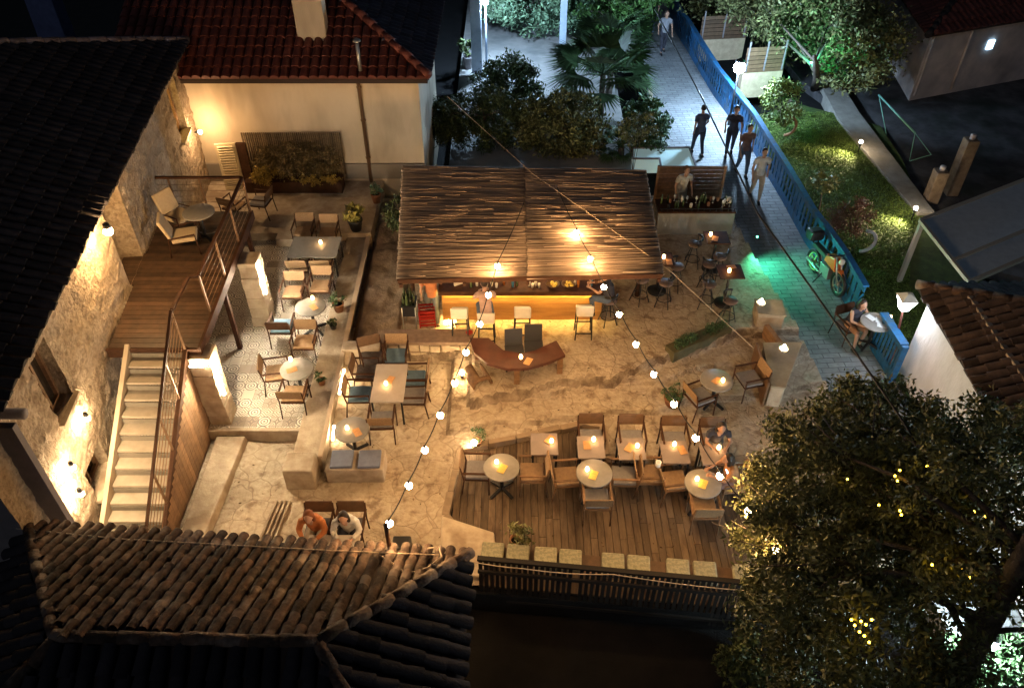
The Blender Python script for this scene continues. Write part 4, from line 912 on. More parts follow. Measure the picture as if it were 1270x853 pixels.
# planter boxes and pots
def bush(parent_or_none,name,c,rad,n,size,m,clumps=40,cr=.3,asp=.4,seed=1,flat=None,shell=.6): 
    return leaves(name,crown_pts(n,c,rad,clumps,cr,shell),size,m,parent_or_none,asp=asp,seed=seed,flat=flat)
pb=thing('long_planter_box','long dark trough planter with low herbs angled across the bar floor','planter',(4.55,14.78,.14),math.atan2(1.15,1.9))
g=MB(); g.box((0,0,.17),(1.85,.34,.34)); g.build('box',mat('dark_trough',(.12,.11,.06),(.08,.075,.04),sc_=5,rn=0),pb,bevel=.01)
bush(pb,'foliage',(-.45,0,.4),(.42,.13,.1),700,.06,leafB,20,.09); bush(pb,'foliage',(.5,0,.42),(.4,.13,.12),700,.06,leafB,20,.09,seed=4)
def potted(px,py,label,z=.0,h=.24,r=.14,m=pot_m,lm=leafB,lr=.2,n=300,sz=.07,name='potted_plant'):
    P=at(px,py,z+h)
    t=thing(name,label,'potted plant',(P.x,P.y,z)); g=MB(); g.lathe([(r*.7,0),(r,h*.85),(r*1.08,h*.88),(r*1.08,h),(r*.85,h),(r*.8,h*.8)],(0,0,0),16); g.build('pot',m,t)
    g=MB(); g.lathe([(.02,h*.82),(r*.8,h*.83)],(0,0,0),12); g.build('soil',soil,t)
    bush(t,'foliage',(0,0,h+lr*.7),(lr,lr,lr*.8),n,sz,lm,14,lr*.4); return t
potted(419,376,'small succulent in terracotta pot on the retaining wall',.46); potted(398,470,'small leafy pot at the lower end of the retaining wall',.46,.16,.09,lr=.13,n=150)
potted(834,492,'low clay pot with bushy herb left of the grey chair by the parapet',.05,.26,.18,lr=.24,n=500)
potted(440,272,'black pot of curling agave at the head of the retaining wall',.6,.35,.2,black,leafY,.28,120,.3)
potted(466,240,'pale budded potted succulent beside the wall downpipe',.6,.3,.15,pot_m,leafC,.22,200,.1)
potted(413,402,'dark leaved small pot beside the hanging lantern on the wall',.46,.14,.09,black,leafD,.12,120)
# ---------------------------------------------------------------- drinks station at upper right of pergola
dsn=thing('drinks_station','grey fronted service counter crowded with bottles beside the reed roof','counter')
g=MB(); g.box((5.2,19.45,.55),(2.15,.1,1.0)); g.build('front',mat('concrete_front',(.30,.29,.26),(.22,.215,.2),sc_=3,rough=.8,bump=.2,rn=0),dsn)
g=MB(); g.box((5.2,19.75,1.05),(2.2,.7,.06)); g.build('top',darkwood,dsn); g=MB(); g.bar((4.15,19.42,1.17),(6.25,19.42,1.17),.02,.02); [g.box((4.2+.17*k,19.42,1.12),(.012,.012,.1)) for k in range(13)]; g.build('gallery_rail',black,dsn)
for i in range(34):
    x=4.25+1.95*rg.rand(); y=19.55+.45*rg.rand(); k=i%3
    if k==0: lathe_thing('bottle','bottle among the crowd on the grey service counter','bottle',bot,(x,y,1.08),bottle_g,'bottles on the grey service counter',7)
    elif k==1: lathe_thing('wine_glass','stemmed glass among the crowd on the grey service counter','glass',[(.03,0),(.005,.01),(.005,.09),(.035,.13),(.03,.2)],(x,y,1.08),glassw,'glasses on the grey service counter',7)
    else: lathe_thing('jar','small jar among the crowd on the grey service counter','jar',[(.04,0),(.045,.1),(.03,.13)],(x,y,1.08),[pot_m,black,cream][i//3%3],'jars on the grey service counter',7)
sn=thing('timber_screen','brown horizontal board screen behind the drinks station','screen')
g=MB(); [g.box((5.32,21.3,.15+k*.125),(2.0,.04,.118)) for k in range(11)]; g.build('boards',brown,sn)
for x in(4.33,6.3): g=MB(); g.box((x,21.25,.75),(.07,.07,1.5)); g.build('post',wood,sn)
wb=thing('white_reflector_box','pale blue lit rectangular white skylight box behind the board screen','skylight')
c0=[at(785,183,.55),at(855,182,.55),at(866,213,.55),at(822,216,.55),at(818,196,.55),at(785,196,.55)]
g=MB(); g.hull([Vector((p.x,p.y,0)) for p in c0],[Vector((p.x,p.y,.5)) for p in c0]); g.build('box',mat('lit_skylight',(.55,.78,.80),rn=0,emit=.05),wb); g=MB()
for p,q in zip(c0,c0[1:]+c0[:1]): g.bar((p.x,p.y,.53),(q.x,q.y,.53),.05,.05)
g.build('rim',plaster_grey,wb)
sp=thing('black_speaker','black box speaker standing at the tiled eave below the last string bulb','speaker',(at(497,668,.7)),0)
sp.location.z=0; g=MB(); g.box((0,0,.35),(.34,.3,.5)); g.build('cabinet',black,sp,bevel=.03); g=MB(); g.lathe([(.12,0),(.11,.01),(.03,-.005)],(0,0,0),16); o=g.build('cone',steel,sp); o.rotation_euler=(R(90),0,0); o.location=(0,-.16,.35)
# napkin holder, red ash tray
tag(lathe_thing('napkin_cup','white napkin holder between the deck rows','napkin holder',[(.05,0),(.06,.13),(.05,.13),(.045,.02)],(0,0,0),white_m),cat='napkin holder').location=at(816,577,.8)-Vector((0,0,.02))
o=bpy.data.objects['napkin_cup']; g=MB(); g.box((0,0,-.35),(.3,.3,.02)); 
g=MB(); g.lathe([(.07,0),(.09,.03),(.08,.03),(.02,.01)],(0,0,0),12); tag(g.build('ash_bowl',red_m,loc=at(582,413,.545)),'small red bowl on the right end of the stone slab','bowl')
# ---------------------------------------------------------------- string lights
def string(name,label,px,z,extra0=None,extra1=None,rb=.058):
    t=thing(name,label,'string lights'); P=[at(x,y,z) for x,y in px]; path=([extra0] if extra0 is not None else [])+P+([extra1] if extra1 is not None else [])
    g=MB(); up_=Vector((0,0,.1))
    for p,q in zip(path,path[1:]):
        pts=[p.lerp(q,k/6)+up_-Vector((0,0,.06*math.sin(PI*k/6))) for k in range(7)]; g.tube(pts,.011,5,caps=False)
    g.build('cable',black,t)
    for p in P:
        g=MB(); g.tube([p+Vector((0,0,.05)),p+Vector((0,0,.11))],.022,8); s_=g.build('socket',black,t)
        g=MB(); g.ball(p,rb,12,8); g.build('bulb',bulb_m,s_)
    return t
string('string_lights','left string of warm globe bulbs from the reed roof down to the tiled eave',[(617,330),(606,366),(595,402),(578,437),(564,475),(546,515),(527,558),(507,602),(483,649)],2.9,at(650,255,3.1),None)
string('string_lights','right string of warm globe bulbs from the reed roof across to the tree',[(715,288),(732,321),(749,356),(768,390),(789,427),(811,464),(836,501),(863,543),(893,590),(927,633),(963,682)],2.9,at(690,235,3.15),None)
po=at(479,655,2.95); g=MB(); g.tube([(po.x,po.y,0),(po.x,po.y,3.05)],.035,8); tag(g.build('string_post',darkwood),'thin dark post holding the lower end of the left bulb string','post')
def cable(label,pts,r,m,cat='cable',sag=.0):
    g=MB(); 
    for a,b in zip(pts,pts[1:]): g.tube([a.lerp(b,k/8)-Vector((0,0,sag*math.sin(PI*k/8))) for k in range(9)],r,5,caps=False)
    tag(g.build('overhead_cable',m),label,cat)
cable('thick black overhead cable running along the street into the tree',[at(812,12,5),at(870,120,4.8),at(940,265,4.6),at(1010,362,4.5),at(1115,515,4.4),at(1200,650,4.3),at(1270,740,4.3)],.02,black)
cable('thin pale wire crossing above the reed roof to the stone parapet',[at(555,120,3.6),at(660,215,3.4),at(830,335,2.6),at(935,432,1.0)],.008,mat('pale_wire',(.5,.4,.3),rn=0))
cable('thin pale wire lying across the near tiled roof',[at(20,655,2.6),at(150,668,2.65),at(400,682,2.65),at(545,688,2.62)],.01,MATS['pale_wire'],'wire')
g=MB(); g.tube([at(470,688,2.62),at(490,700,2.7),at(505,712,2.8),at(530,704,2.75),at(548,690,2.7),at(544,678,2.6),at(530,680,2.6)],.016,6); tag(g.build('roof_hose',MATS['pale_wire']),'loop of pale hose on the right end of the near tiled roof','hose')
cable('drooping dark wire along the top of the slatted fence',[at(560,690,1.1),at(650,705,1.0),at(760,712,1.0),at(960,735,1.0)],.009,MATS['pale_wire'],'wire',.06)
# ---------------------------------------------------------------- wall and garden lamps
def lamp(name,label,loc,r,c,s,body=True,d=(0,0,1),shape='ball',gid=None,energy=0,spot=None,aim=None,lr=.03):
    t=thing(name,label,'lamp'); loc=Vector(loc)
    g=MB(); g.ball(loc,r,10,7) ; g.build('bulb',glow(gid or (name+str(len(MATS))),c,s),t)
    if body:
        g=MB(); dv=Vector(d).normalized(); g.tube([loc-dv*(r*.9),loc-dv*(r+.09)],[r*.9,r*.6],10); g.build('housing',black,t)
    if energy:
        ld_=bpy.data.lights.new(name,'SPOT' if spot else 'POINT'); ld_.energy=energy; ld_.color=c; ld_.shadow_soft_size=lr
        lo=bpy.data.objects.new('beam',ld_); col.objects.link(lo); lo.parent=t
        if spot:
            ld_.spot_size=R(spot); ld_.spot_blend=.7; v=(Vector(aim)-loc).normalized(); lo.location=loc+v*(r+.03); lo.rotation_euler=v.to_track_quat('-Z','Y').to_euler()
        else: lo.location=loc+Vector(d).normalized()*(r+.06)
    return t
def wl(y,z,d): return wp(s_of(y),z,d)
lamp('wall_lamp','bright warm lamp at the roof eave of the stone house above the balcony stair',wl(13.3,4.45,.42),.09,(1,.60,.25),260,d=(0,0,-1),gid='eave_lamp')
lamp('wall_lamp','wall lamp washing the far corner of the stone house by the shutter',wl(21.15,2.6,.32),.055,(1,.62,.30),190,d=(1,0,0),gid='corner_lamp')
lamp('wall_uplight','uplight low on the stone house below the tall window',wl(10.25,2.38,.17),.055,(1,.70,.38),200,d=(0,0,-1),gid='uplight')
lamp('wall_uplight','uplight on the stone house nearest the dark annex, the higher one',wl(9.15,2.3,.2),.055,(1,.70,.38),200,d=(0,0,-1),gid='uplight')
lamp('wall_uplight','uplight on the stone house nearest the dark annex, the lower one',wl(9.0,1.75,.2),.055,(1,.70,.38),200,d=(0,0,-1),gid='uplight')
def strip(label,a,b,w,c,s,gid,name='light_strip'):
    t=thing(name,label,'lamp'); a=Vector(a);b=Vector(b); g=MB(); g.bar(a,b,w,w*.5); g.build('diffuser',glow(gid,c,s),t)
    g=MB(); o=Vector((-.02,0,-.02)); g.bar(a+o,b+o,w*1.2,w*.5); g.build('channel',steel,t); return t
LS=(1,.74,.42)
strip('long glowing strip on the retaining wall face beside the beige table',(-3.93,13.0,.28),(-3.93,13.75,.34),.035,LS,42,'strip_warm')
strip('short glowing strip low on the retaining wall near the round table',(-3.9,11.75,.12),(-3.9,12.05,.25),.035,LS,42,'strip_warm')
strip('glowing vertical strip on the right face of the stair foot stone pier',(-6.07,12.02,1.25),(-6.07,12.02,2.2),.06,(1,.80,.50),230,'strip_pale')
strip('glowing lamp bar across the front face of the stair foot stone pier',(-6.5,11.88,2.2),(-6.2,11.88,2.2),.04,(1,.8,.5),75,'strip_pier')
strip('white glowing strip along the right face of the balcony stone pier',(-5.93,15.35,1.35),(-5.93,15.35,2.15),.06,(1,.84,.60),220,'strip_white')
lamp('ground_uplight','bright ground uplight between the curved table and the hollow log',at(573,462,.35),.06,(1,.66,.30),95,d=(0,0,1),gid='log_lamp')
lamp('ground_uplight','ground lamp behind the leftmost round deck table by the stones',at(588,549,.12),.07,(1,.72,.4),40,d=(0,0,1),gid='deck_lamp')
for (x,y,z,l) in ((944,375,.88,'glowing candle bowl on the square stone pillar'),(972,432,.86,'glowing candle bowl on the stone parapet beside the tree')):
    p=at(x,y,z); t=thing('candle_bowl',l,'candle',p); g=MB(); g.lathe([(.05,-.1),(.1,-.04),(.12,0),(.1,0)],(0,0,0),14); g.build('bowl',glassw,t)
    g=MB(); g.lathe([(.02,-.02),(.07,.0),(.05,.05),(.01,.12)],(0,0,0),10); g.build('flame',glow('bowl_flame',(1,.70,.34),38),t)
for (x,y,l) in ((1068,176,'garden spot lamp on the path edge, the farther one'),(1136,258,'garden spot lamp beside the glass canopy, the nearer one')):
    p=at(x,y,.35); lamp('garden_lamp',l,p,.06,(1,.78,.5),75,d=(0,0,1),gid='garden_lamp',energy=130,spot=105,aim=p+Vector((-1.1,-.45,-.42)))
    g=MB(); g.tube([(p.x,p.y,-.2),(p.x,p.y,p.z-.05)],.02,6); o=g.build('stake',black,bpy.data.objects[[o.name for o in bpy.data.objects if o.name.startswith('garden_lamp')][-1]])
p=at(931,318,.05); lamp('green_floodlight','small green floodlight at the street edge washing the paving green',(6.72,18.5,.85),.03,(.08,.95,.5),4,d=(1,0,0),gid='green_led',energy=42,spot=165,aim=(7.8,17.2,.2),lr=.05)
lamp('laser_projector','green light projector hidden in the dark tree by the board fences',at(1006,78,1.9),.035,(.05,1,.45),35,d=(0,0,1),gid='green_led2',energy=26)
# street lamps
COOL=(.50,.74,1)
def street_lamp(label,px,py,z,base,energy,rad,s,gid,c=COOL,m=black):
    t=thing('street_lamp',label,'street lamp'); p=at(px,py,z); b=Vector(base) if base else Vector((p.x,p.y,-.2))
    g=MB(); g.tube([(b.x,b.y,b.z),(p.x,p.y,p.z-.12)],[.05,.03],8); g.build('pole',m,t)
    g=MB(); g.ball(p,rad,10,8); g.build('globe',glow(gid,c,s),t)
    g=MB(); g.lathe([(.02,.12),(rad*.9,.0)],p+Vector((0,0,rad+.02)),10); g.build('cap',m,t)
    return t
street_lamp('bright blue white street lamp behind the blue railing near the board fences',917,84,2.1,None,0,.2,270,'cool_globe')
street_lamp('blue white lamp on a pale post at the top of the photo near the bushes',602,3,2.8,None,0,.11,800,'cool_globe2',m=mat('pale_blue_post',(.35,.42,.55),rough=.5,rn=0))
street_lamp('cyan white lamp under the tree at the lower right corner',1228,795,.9,None,0,.14,220,'cyan_globe',(.75,.95,1))
sl_=thing('street_lantern','white glowing square lantern on a red brown pole beside the short blue railing','street lamp'); p=at(1094,452,0)+Vector((.2,.1,0)); top=at(1120,383,1.75)
g=MB(); g.lathe([(.14,0),(.12,.1),(.05,.2),(.035,.5)],(p.x,p.y,0),10); g.tube([(p.x,p.y,.4),p.lerp(top,.6)+Vector((0,0,.2)),(top.x,top.y,1.75)],[.04,.03,.025],8); g.build('pole',mat('red_brown_iron',(.16,.06,.045),rough=.5,rn=0),sl_)
g=MB(); g.hull([Vector((top.x+a*.08,top.y+b*.08,1.75)) for a,b in((-1,-1),(1,-1),(1,1),(-1,1))],[Vector((top.x+a*.17,top.y+b*.17,2.05)) for a,b in((-1,-1),(1,-1),(1,1),(-1,1))]); g.build('glass',glow('lantern_glass',(.80,.90,1),13),sl_)
g=MB(); g.hull([Vector((top.x+a*.19,top.y+b*.19,2.06)) for a,b in((-1,-1),(1,-1),(1,1),(-1,1))],[Vector((top.x+a*.04,top.y+b*.04,2.2)) for a,b in((-1,-1),(1,-1),(1,1),(-1,1))]); g.build('roof_cap',white_m,sl_)
# blue-white courtyard posts
for x0,y0,y1,l in ((588,0,95,'pale blue lit column left of the lamp at the top of the photo'),(701,0,68,'slim pale blue column between the paved court and the palm')):
    p=at(x0+ (4 if x0<600 else -4),y1,0); g=MB(); g.box((p.x,p.y,1.6),(.26 if x0>600 else .4,.3,3.4)); tag(g.build('column',mat('pale_blue_paint',(.40,.46,.55),(.32,.38,.48),rough=.7,rn=0)),l,'column')
# white screen wall at top centre, planter wall
t=thing('planter_wall','brown rendered planter wall behind the reed roof below the dark bushes','planter'); g=MB(); g.box((-.6,21.2,.5),(3.4,.35,1.1)); g.build('wall',brown,t)
# ---------------------------------------------------------------- board fences beyond the railing
bf=thing('board_fence','brown horizontal board fences on pale stone walls beyond the blue railing','fence')
pst=mat('warm_stone',(.52,.40,.27),(.4,.3,.2),sc_=6,rn=.1,bump=.4,rough=.9)
def fpanel(px0,px1,yb,h,hb):
    a=at(px0,yb,-.1);b=at(px1,yb-3,-.1); g=MB(); g.bar(a+Vector((0,0,hb/2)),b+Vector((0,0,hb/2)),.3,hb); g.build('stone_base',pst,bf)
    g=MB(); k=0
    while k*.16<h: g.bar(a+Vector((0,-.18,hb+.08+k*.16)),b+Vector((0,-.18,hb+.08+k*.16)),.04,.14); k+=1
    g.build('boards',MATS['brown_board'],bf)
    for q in (.05,.5,.95): g=MB(); p=a.lerp(b,q); g.box((p.x,p.y-.22,hb+h/2+.05),(.05,.05,h+.15)); g.build('post',plaster_grey,bf)
fpanel(862,918,75,.95,.9); fpanel(914,962,120,.95,1.0)
# ---------------------------------------------------------------- dark yard posts + frame
for (x,y0,y1,l) in ((1190,240,150,'tall square rough stone pillar in the dark yard'),(1165,250,208,'shorter rough stone pillar in the dark yard')):
    p=at(x-12,y0,-.2); h=1.9 if y1<200 else 1.1; tt=thing('stone_pillar',l,'pillar'); g=MB(); g.box((p.x,p.y,h/2-.2),(.38,.38,h)); g.build('shaft',rock,tt,bevel=.03); g=MB(); g.lathe([(.08,0),(.09,.14),(.05,.16)],(p.x,p.y,h-.2),10); g.build('pipe_stub',plaster_old,tt)
pf=thing('pipe_frame','thin green lit metal pipe frame standing in the dark yard','frame')
g=MB(); a=at(1090,118,.9);b=at(1135,165,.9); g.tube([a,b],.035,6); c=at(1155,192,.6); g.tube([b,c,at(1128,200,-.2)],.015,5); g.tube([b,at(1128,200,-.2)],.015,5); g.tube([a,at(1100,170,-.2)],.015,5); g.build('pipes',mat('green_lit_pipe',(.15,.35,.28),rough=.4,rn=0),pf)  # green light on the pipes is painted into their colour
# hoops in the garden
for (x,y,l) in ((972,168,'curved terracotta ring planter by the round lit bush'),(1066,312,'curved pale pipe rising beside the russet shrub')):
    p=at(x,y,0); g=MB(); g.tube([p+Vector((.35*math.sin(a),.0,.35-.35*math.cos(a))) for a in [PI*k/10 for k in range(11)]],.05,8); tag(g.build('garden_hoop',pot_m if x<1000 else plaster_old),l,'garden ornament')
# ---------------------------------------------------------------- people
def remesh(mb,vox,name,m,parent):
    o=mb.build(name,m,parent); md=o.modifiers.new('r','REMESH'); md.mode='VOXEL'; md.voxel_size=vox; md.use_smooth_shade=True
    sm=o.modifiers.new('s','SMOOTH'); sm.factor=.6; sm.iterations=3
    dg=bpy.context.evaluated_depsgraph_get(); dg.update(); me=bpy.data.meshes.new_from_object(o.evaluated_get(dg)); o.modifiers.clear(); old=o.data; o.data=me; me.name=name
    if not me.materials: me.materials.append(m)
    bpy.data.meshes.remove(old); return o
def person(label,loc,rz,pose,shirt,trouser,hair=hair_d,skirt=False,longhair=False,sleeve='short',sc_=1.,lean=0.,shoe=black,arms=None):
    t=thing('person',label,'person',loc,R(rz)); t.scale=(sc_,)*3
    V_=Vector
    if pose=='sit':
        pel=V_((0,0,.53)); ch=V_((0,.08+lean*.5,.88)); nk=V_((0,.13+lean,1.06)); hd=V_((0,.18+lean*1.2,1.22)); sh=1.0; knee=[V_((s*.13,.43,.54)) for s in(-1,1)]; ank=[V_((s*.13,.42+.06*s,.09)) for s in(-1,1)]; hip=[V_((s*.1,.04,.53)) for s in(-1,1)]
        shd=[V_((s*.18,.10+lean*.9,1.0)) for s in(-1,1)]; elb=arms[0] if arms else [V_((s*.25,.24+lean*.6,.80)) for s in(-1,1)]; wr=arms[1] if arms else [V_((s*.12,.46+lean*.5,.82)) for s in(-1,1)]
    else:
        st={'stand':(.02,-.02,0,.02),'walk':(.22,-.22,.16,-.16),'walk2':(-.2,.2,-.15,.15)}[pose]
        pel=V_((0,0,.95)); ch=V_((0,.02+lean*.5,1.27)); nk=V_((0,.03+lean,1.48)); hd=V_((0,.06+lean*1.2,1.64)); hip=[V_((s*.095,0,.92)) for s in(-1,1)]
        knee=[V_((-.1,st[0]*.6+.04,.5)),V_((.1,st[1]*.35+.05,.5))]; ank=[V_((-.1,st[0],.09)),V_((.1,st[1],.1))]
        shd=[V_((s*.18,.03+lean*.9,1.41)) for s in(-1,1)]; elb=arms[0] if arms else [V_((-.26,-st[0]*.5+lean,1.13)),V_((.26,-st[1]*.5+lean,1.13))]; wr=arms[1] if arms else [V_((-.25,-st[0]*.8+.12+lean,.9)),V_((.25,-st[1]*.8+.12+lean,.9))]
    g=MB(); g.tube([pel,pel.lerp(ch,.5),ch,nk-V_((0,0,.07))],[.13,.115,.13,.07],10); g.tube([nk-V_((0,0,.1)),hd],[.055,.052],8)
    g.tube([shd[0],ch.lerp(nk,.5),shd[1]],[.055,.09,.055],8)
    g.ball(hd,(.078,.098,.118),12,9); g.ball(hd+V_((0,.1,-.02)),(.015,.022,.025),6,5); g.ball(hd+V_((0,.06,-.08)),(.04,.04,.035),8,6)
    for s in(-1,1): g.ball(hd+V_((s*.08,0,-.01)),(.014,.025,.032),6,5); g.ball(hd+V_((s*.03,.085,.015)),(.014,.012,.01),6,4)
    for k in(0,1):
        g.tube([hip[k],hip[k].lerp(knee[k],.5),knee[k]],[.085,.075,.055],8); g.tube([knee[k],knee[k].lerp(ank[k],.35),ank[k]],[.055,.053,.036],8); f=ank[k]+V_((0,.13,-.06)); g.tube([ank[k]-V_((0,.03,.04)),f],[.042,.034],8)
        g.tube([shd[k],shd[k].lerp(elb[k],.5),elb[k]],[.052,.046,.038],8); g.tube([elb[k],wr[k]],[.038,.026],8)
        d=(wr[k]-elb[k]).normalized(); g.tube([wr[k],wr[k]+d*.085],[.028,.036],8)
    body=remesh(g,.016,'body',skin_m,t)
    g=MB()
    for k in(0,1):
        d=(wr[k]-elb[k]).normalized(); x=d.orthogonal().normalized()
        if abs(x.z)>.7: x=d.cross(x)
        pb_=wr[k]+d*.08; n_=d.cross(x)
        for i,(o_,l) in enumerate(((-.027,.062),(-.009,.075),(.009,.072),(.027,.058))): g.tube([pb_+x*o_,pb_+x*o_*1.15+d*l*.5,pb_+x*o_*1.1+d*l*.9+n_*.02],[.0095,.009,.007],6)
        g.tube([wr[k]+d*.03+x*.028,wr[k]+d*.06+x*.055,wr[k]+d*.085+x*.06+n_*.01],[.011,.010,.008],6)
    hb=g.build('hands',skin_m,body)
    # shirt
    g=MB(); b0_=pel+V_((0,0,-.02 if pose=='sit' else -.06)); g.tube([b0_,pel.lerp(ch,.5),ch,nk-V_((0,0,.09))],[.155,.14,.153,.085],12); g.tube([shd[0],ch.lerp(nk,.5),shd[1]],[.072,.105,.072],8)
    for k in(0,1):
        e=elb[k] if sleeve!='none' else shd[k].lerp(elb[k],.1)
        if sleeve=='short': e=shd[k].lerp(elb[k],.6)
        if sleeve!='none': g.tube([shd[k],e],[.07,.062],8)
        if sleeve=='long': g.tube([elb[k],elb[k].lerp(wr[k],.9)],[.056,.042],8)
    remesh(g,.02,'shirt',shirt,t)
    g=MB()
    for k in(0,1):
        g.tube([pel.lerp(hip[k],.6)+V_((0,0,.03)),hip[k],hip[k].lerp(knee[k],.5),knee[k]],[.12,.108,.094,.075],8)
        if not skirt: g.tube([knee[k],knee[k].lerp(ank[k],.4),ank[k]+V_((0,0,.03))],[.073,.066,.052],8)
    remesh(g,.02,'skirt' if skirt else 'trousers',trouser,t)
    g=MB(); g.ball(hd+V_((0,-.025,.035)),(.088,.095,.108),12,8)
    if longhair: g.tube([hd+V_((0,-.06,.03)),hd+V_((0,-.1,-.12)),hd+V_((0,-.12,-.27))],[.085,.085,.05],8); g.tube([hd+V_((.06,-.03,.02)),hd+V_((.09,-.03,-.15))],[.05,.035],8); g.tube([hd+V_((-.06,-.03,.02)),hd+V_((-.09,-.03,-.15))],[.05,.035],8)
    remesh(g,.016,'hair',hair,t)
    for k in(0,1):
        g=MB(); a=ank[k]; g.tube([a-V_((0,.05,.045)),a+V_((0,.06,-.05)),a+V_((0,.17,-.06))],[.05,.045,.036],8); g.build('shoe',shoe,t)
    return t
def cloth(n,c,rn=0.): return mat(n,c,tuple(k*.75 for k in c),sc_=9,rough=.9,bump=.3,bs=12,rn=rn)
def G(px,py,z=0.): return at(px,py,z)
white_s=cloth('white_shirt',(.62,.60,.57)); dark_s=cloth('dark_shirt',(.04,.04,.055)); denim=cloth('denim',(.10,.13,.18)); brown_s=cloth('brown_shirt',(.20,.13,.12)); orange_s=cloth('orange_blouse',(.48,.17,.06)); beige_s=cloth('beige_trousers',(.42,.35,.27)); grey_s=cloth('grey_shirt',(.28,.28,.31)); pat_s=cloth('patterned_shirt',(.50,.47,.40)); salmon=cloth('salmon_shirt',(.55,.22,.10))
person('person in a white shirt and beige trousers walking beside the blue railing',G(935,247),175,'walk',white_s,beige_s)
person('person all in black walking by the blue railing below the street lamp',G(903,192),170,'walk2',dark_s,dark_s)
person('person in brown walking between the one in black and the white shirted one',G(918,216),185,'walk',brown_s,denim)
person('person in dark blue walking on the left side of the street by the skylight box',G(864,192),10,'walk',cloth('blue_shirt',(.07,.08,.12)),dark_s)
person('person in dark clothes near the top of the street on its left side',G(806,42),170,'walk',dark_s,denim)
person('person in a pale top near the top of the street behind the dark clothed one',G(821,66),185,'walk2',grey_s,dark_s,longhair=True)
V=Vector
p=G(538,400,.16); person('bartender in a salmon shirt and grey jeans standing at the left end of the bar',(p.x,p.y,.16),10,'walk',salmon,cloth('grey_jeans',(.20,.23,.24)))
sp_=[o for o in bpy.data.objects if o.name.startswith('bar_stool') and 'leaning' in o.get('label','')][0]
p_=person('customer with dark hair in a pale pink top seated at the bar',(sp_.location.x,sp_.location.y+.02,sp_.location.z+.33),8,'sit',cloth('pink_top',(.50,.33,.27)),denim,sleeve='short',lean=.1)
p=G(756,392,.16); t_=place(roundstool,756,372,20,'round stool under the customer in dark clothes at the right end of the bar',None,.72); person('customer in dark clothes seated at the right end of the bar',(t_.location.x,t_.location.y,t_.location.z+.26),75,'sit',dark_s,denim)
person('drinks maker in a patterned shirt bending over the service counter',G(838,262)+Vector((0,-.25,0)),195,'stand',pat_s,beige_s,lean=.1,hair=cloth('brown_hair',(.12,.06,.03)))
ch1=[o for o in bpy.data.objects if 'orange top' in o.get('label','')][0]; ch2=[o for o in bpy.data.objects if 'white shirt' in o.get('label','') and o.name.startswith('arm')][0]
person('person with long auburn hair in an orange blouse seated by the tiled eave',ch1.location,178,'sit',orange_s,beige_s,hair=cloth('auburn_hair',(.20,.07,.03)),longhair=True,sleeve='long',lean=.1)
person('person with long dark hair in a white blouse seated by the tiled eave',ch2.location,182,'sit',white_s,dark_s,longhair=True,sleeve='long',lean=.12)
place(rect_table(.95,.6,mat('pale_tabletop',(.48,.42,.37),rough=.5,rn=0)),412,680,0,'pale table of the seated couple half hidden by the tiled eave',None,.75)
lathe_thing('wine_glass','glass of the couple at the table by the tiled eave','glass',[(.03,0),(.005,.01),(.005,.09),(.035,.13),(.03,.2)],at(415,668,.78),glassw)
ch3=[o for o in bpy.data.objects if 'rightmost square table' in o.get('label','') and o.name.startswith('arm')][0]
person('dark haired person in a dark top sitting behind the rightmost square table with a phone',ch3.location,180,'sit',dark_s,denim,longhair=True,lean=.1)
g=MB(); g.box((0,0,0),(.07,.15,.01)); tag(g.build('phone',glow('phone_screen',(.7,.8,1),4),loc=at(903,583,.85)),'bright phone lying near the edge of the rightmost round deck table','phone')
ch4=[o for o in bpy.data.objects if 'under the leaves' in o.get('label','')][0]; person('person in a tan top sitting right of the rightmost round deck table under the leaves',ch4.location,95,'sit',cloth('tan_top',(.42,.2,.09)),brown_s,longhair=True,lean=.05)
# table group by the short railing
place(round_table,1087,399,0,'round table with pale papers beside the street lantern',None,.75)
for k,(x,y,rz) in enumerate(((1080,394,30),(1090,397,-20),(1094,404,70))): menu(x,y,rz,.76,['turned','middle','lowest'][k]+' pale paper sheet on the round table beside the street lantern',white_m)
candle(1103,396,.75,'candle jar on the round table beside the street lantern')
cc=place(armchair(darkwood,darkwood,cush_dark),1076,402,190,'dark chair of the bare armed person by the blue railing'); cc.location=Vector((8.35,15.25,0)); cc.rotation_euler.z=R(200)
person('bare armed person in a black dress sitting by the blue railing near the lantern',cc.location,200,'sit',dark_s,cloth('tan_skirt',(.38,.19,.10)),skirt=True,longhair=True,sleeve='none')
# ---------------------------------------------------------------- motorcycle
mo=thing('motorcycle','orange and black motorcycle with a top case parked against the blue railing','motorcycle')
a=at(1003,334,.0); b=at(1031,368,.0); ax_=(b-a); ax_.z=0; L=1.3; d=ax_.normalized(); mid=(a+b)/2; mo.location=(mid.x+.1,mid.y,0); mo.rotation_euler=(0,R(-6),math.atan2(d.y,d.x))
orange=mat('orange_plastic',(.65,.14,.02),rough=.35,rn=.05,spec=.6)
for x,nm,rm in ((-.63,'wheel',mat('green_lit_rim',(.35,.55,.25),rough=.4,rn=0)),(.63,'wheel',steel)):  # rear rim colour carries the green light falling on it
    g=MB(); pts=[(x+.3*math.cos(2*PI*k/24),0,.33+.3*math.sin(2*PI*k/24)) for k in range(25)]; g.tube(pts,.05,8,caps=False); wv=g.build('wheel',black,mo)
    g=MB(); pts=[(x+.24*math.cos(2*PI*k/24),0,.33+.24*math.sin(2*PI*k/24)) for k in range(25)]; g.tube(pts,.022,6,caps=False)
    for k in range(5): g.bar((x,0,.33),(x+.24*math.cos(2*PI*k/5),0,.33+.24*math.sin(2*PI*k/5)),.03,.03)
    g.tube([(x,-.05,.33),(x,.05,.33)],.06,10); g.build('rim',rm,wv)
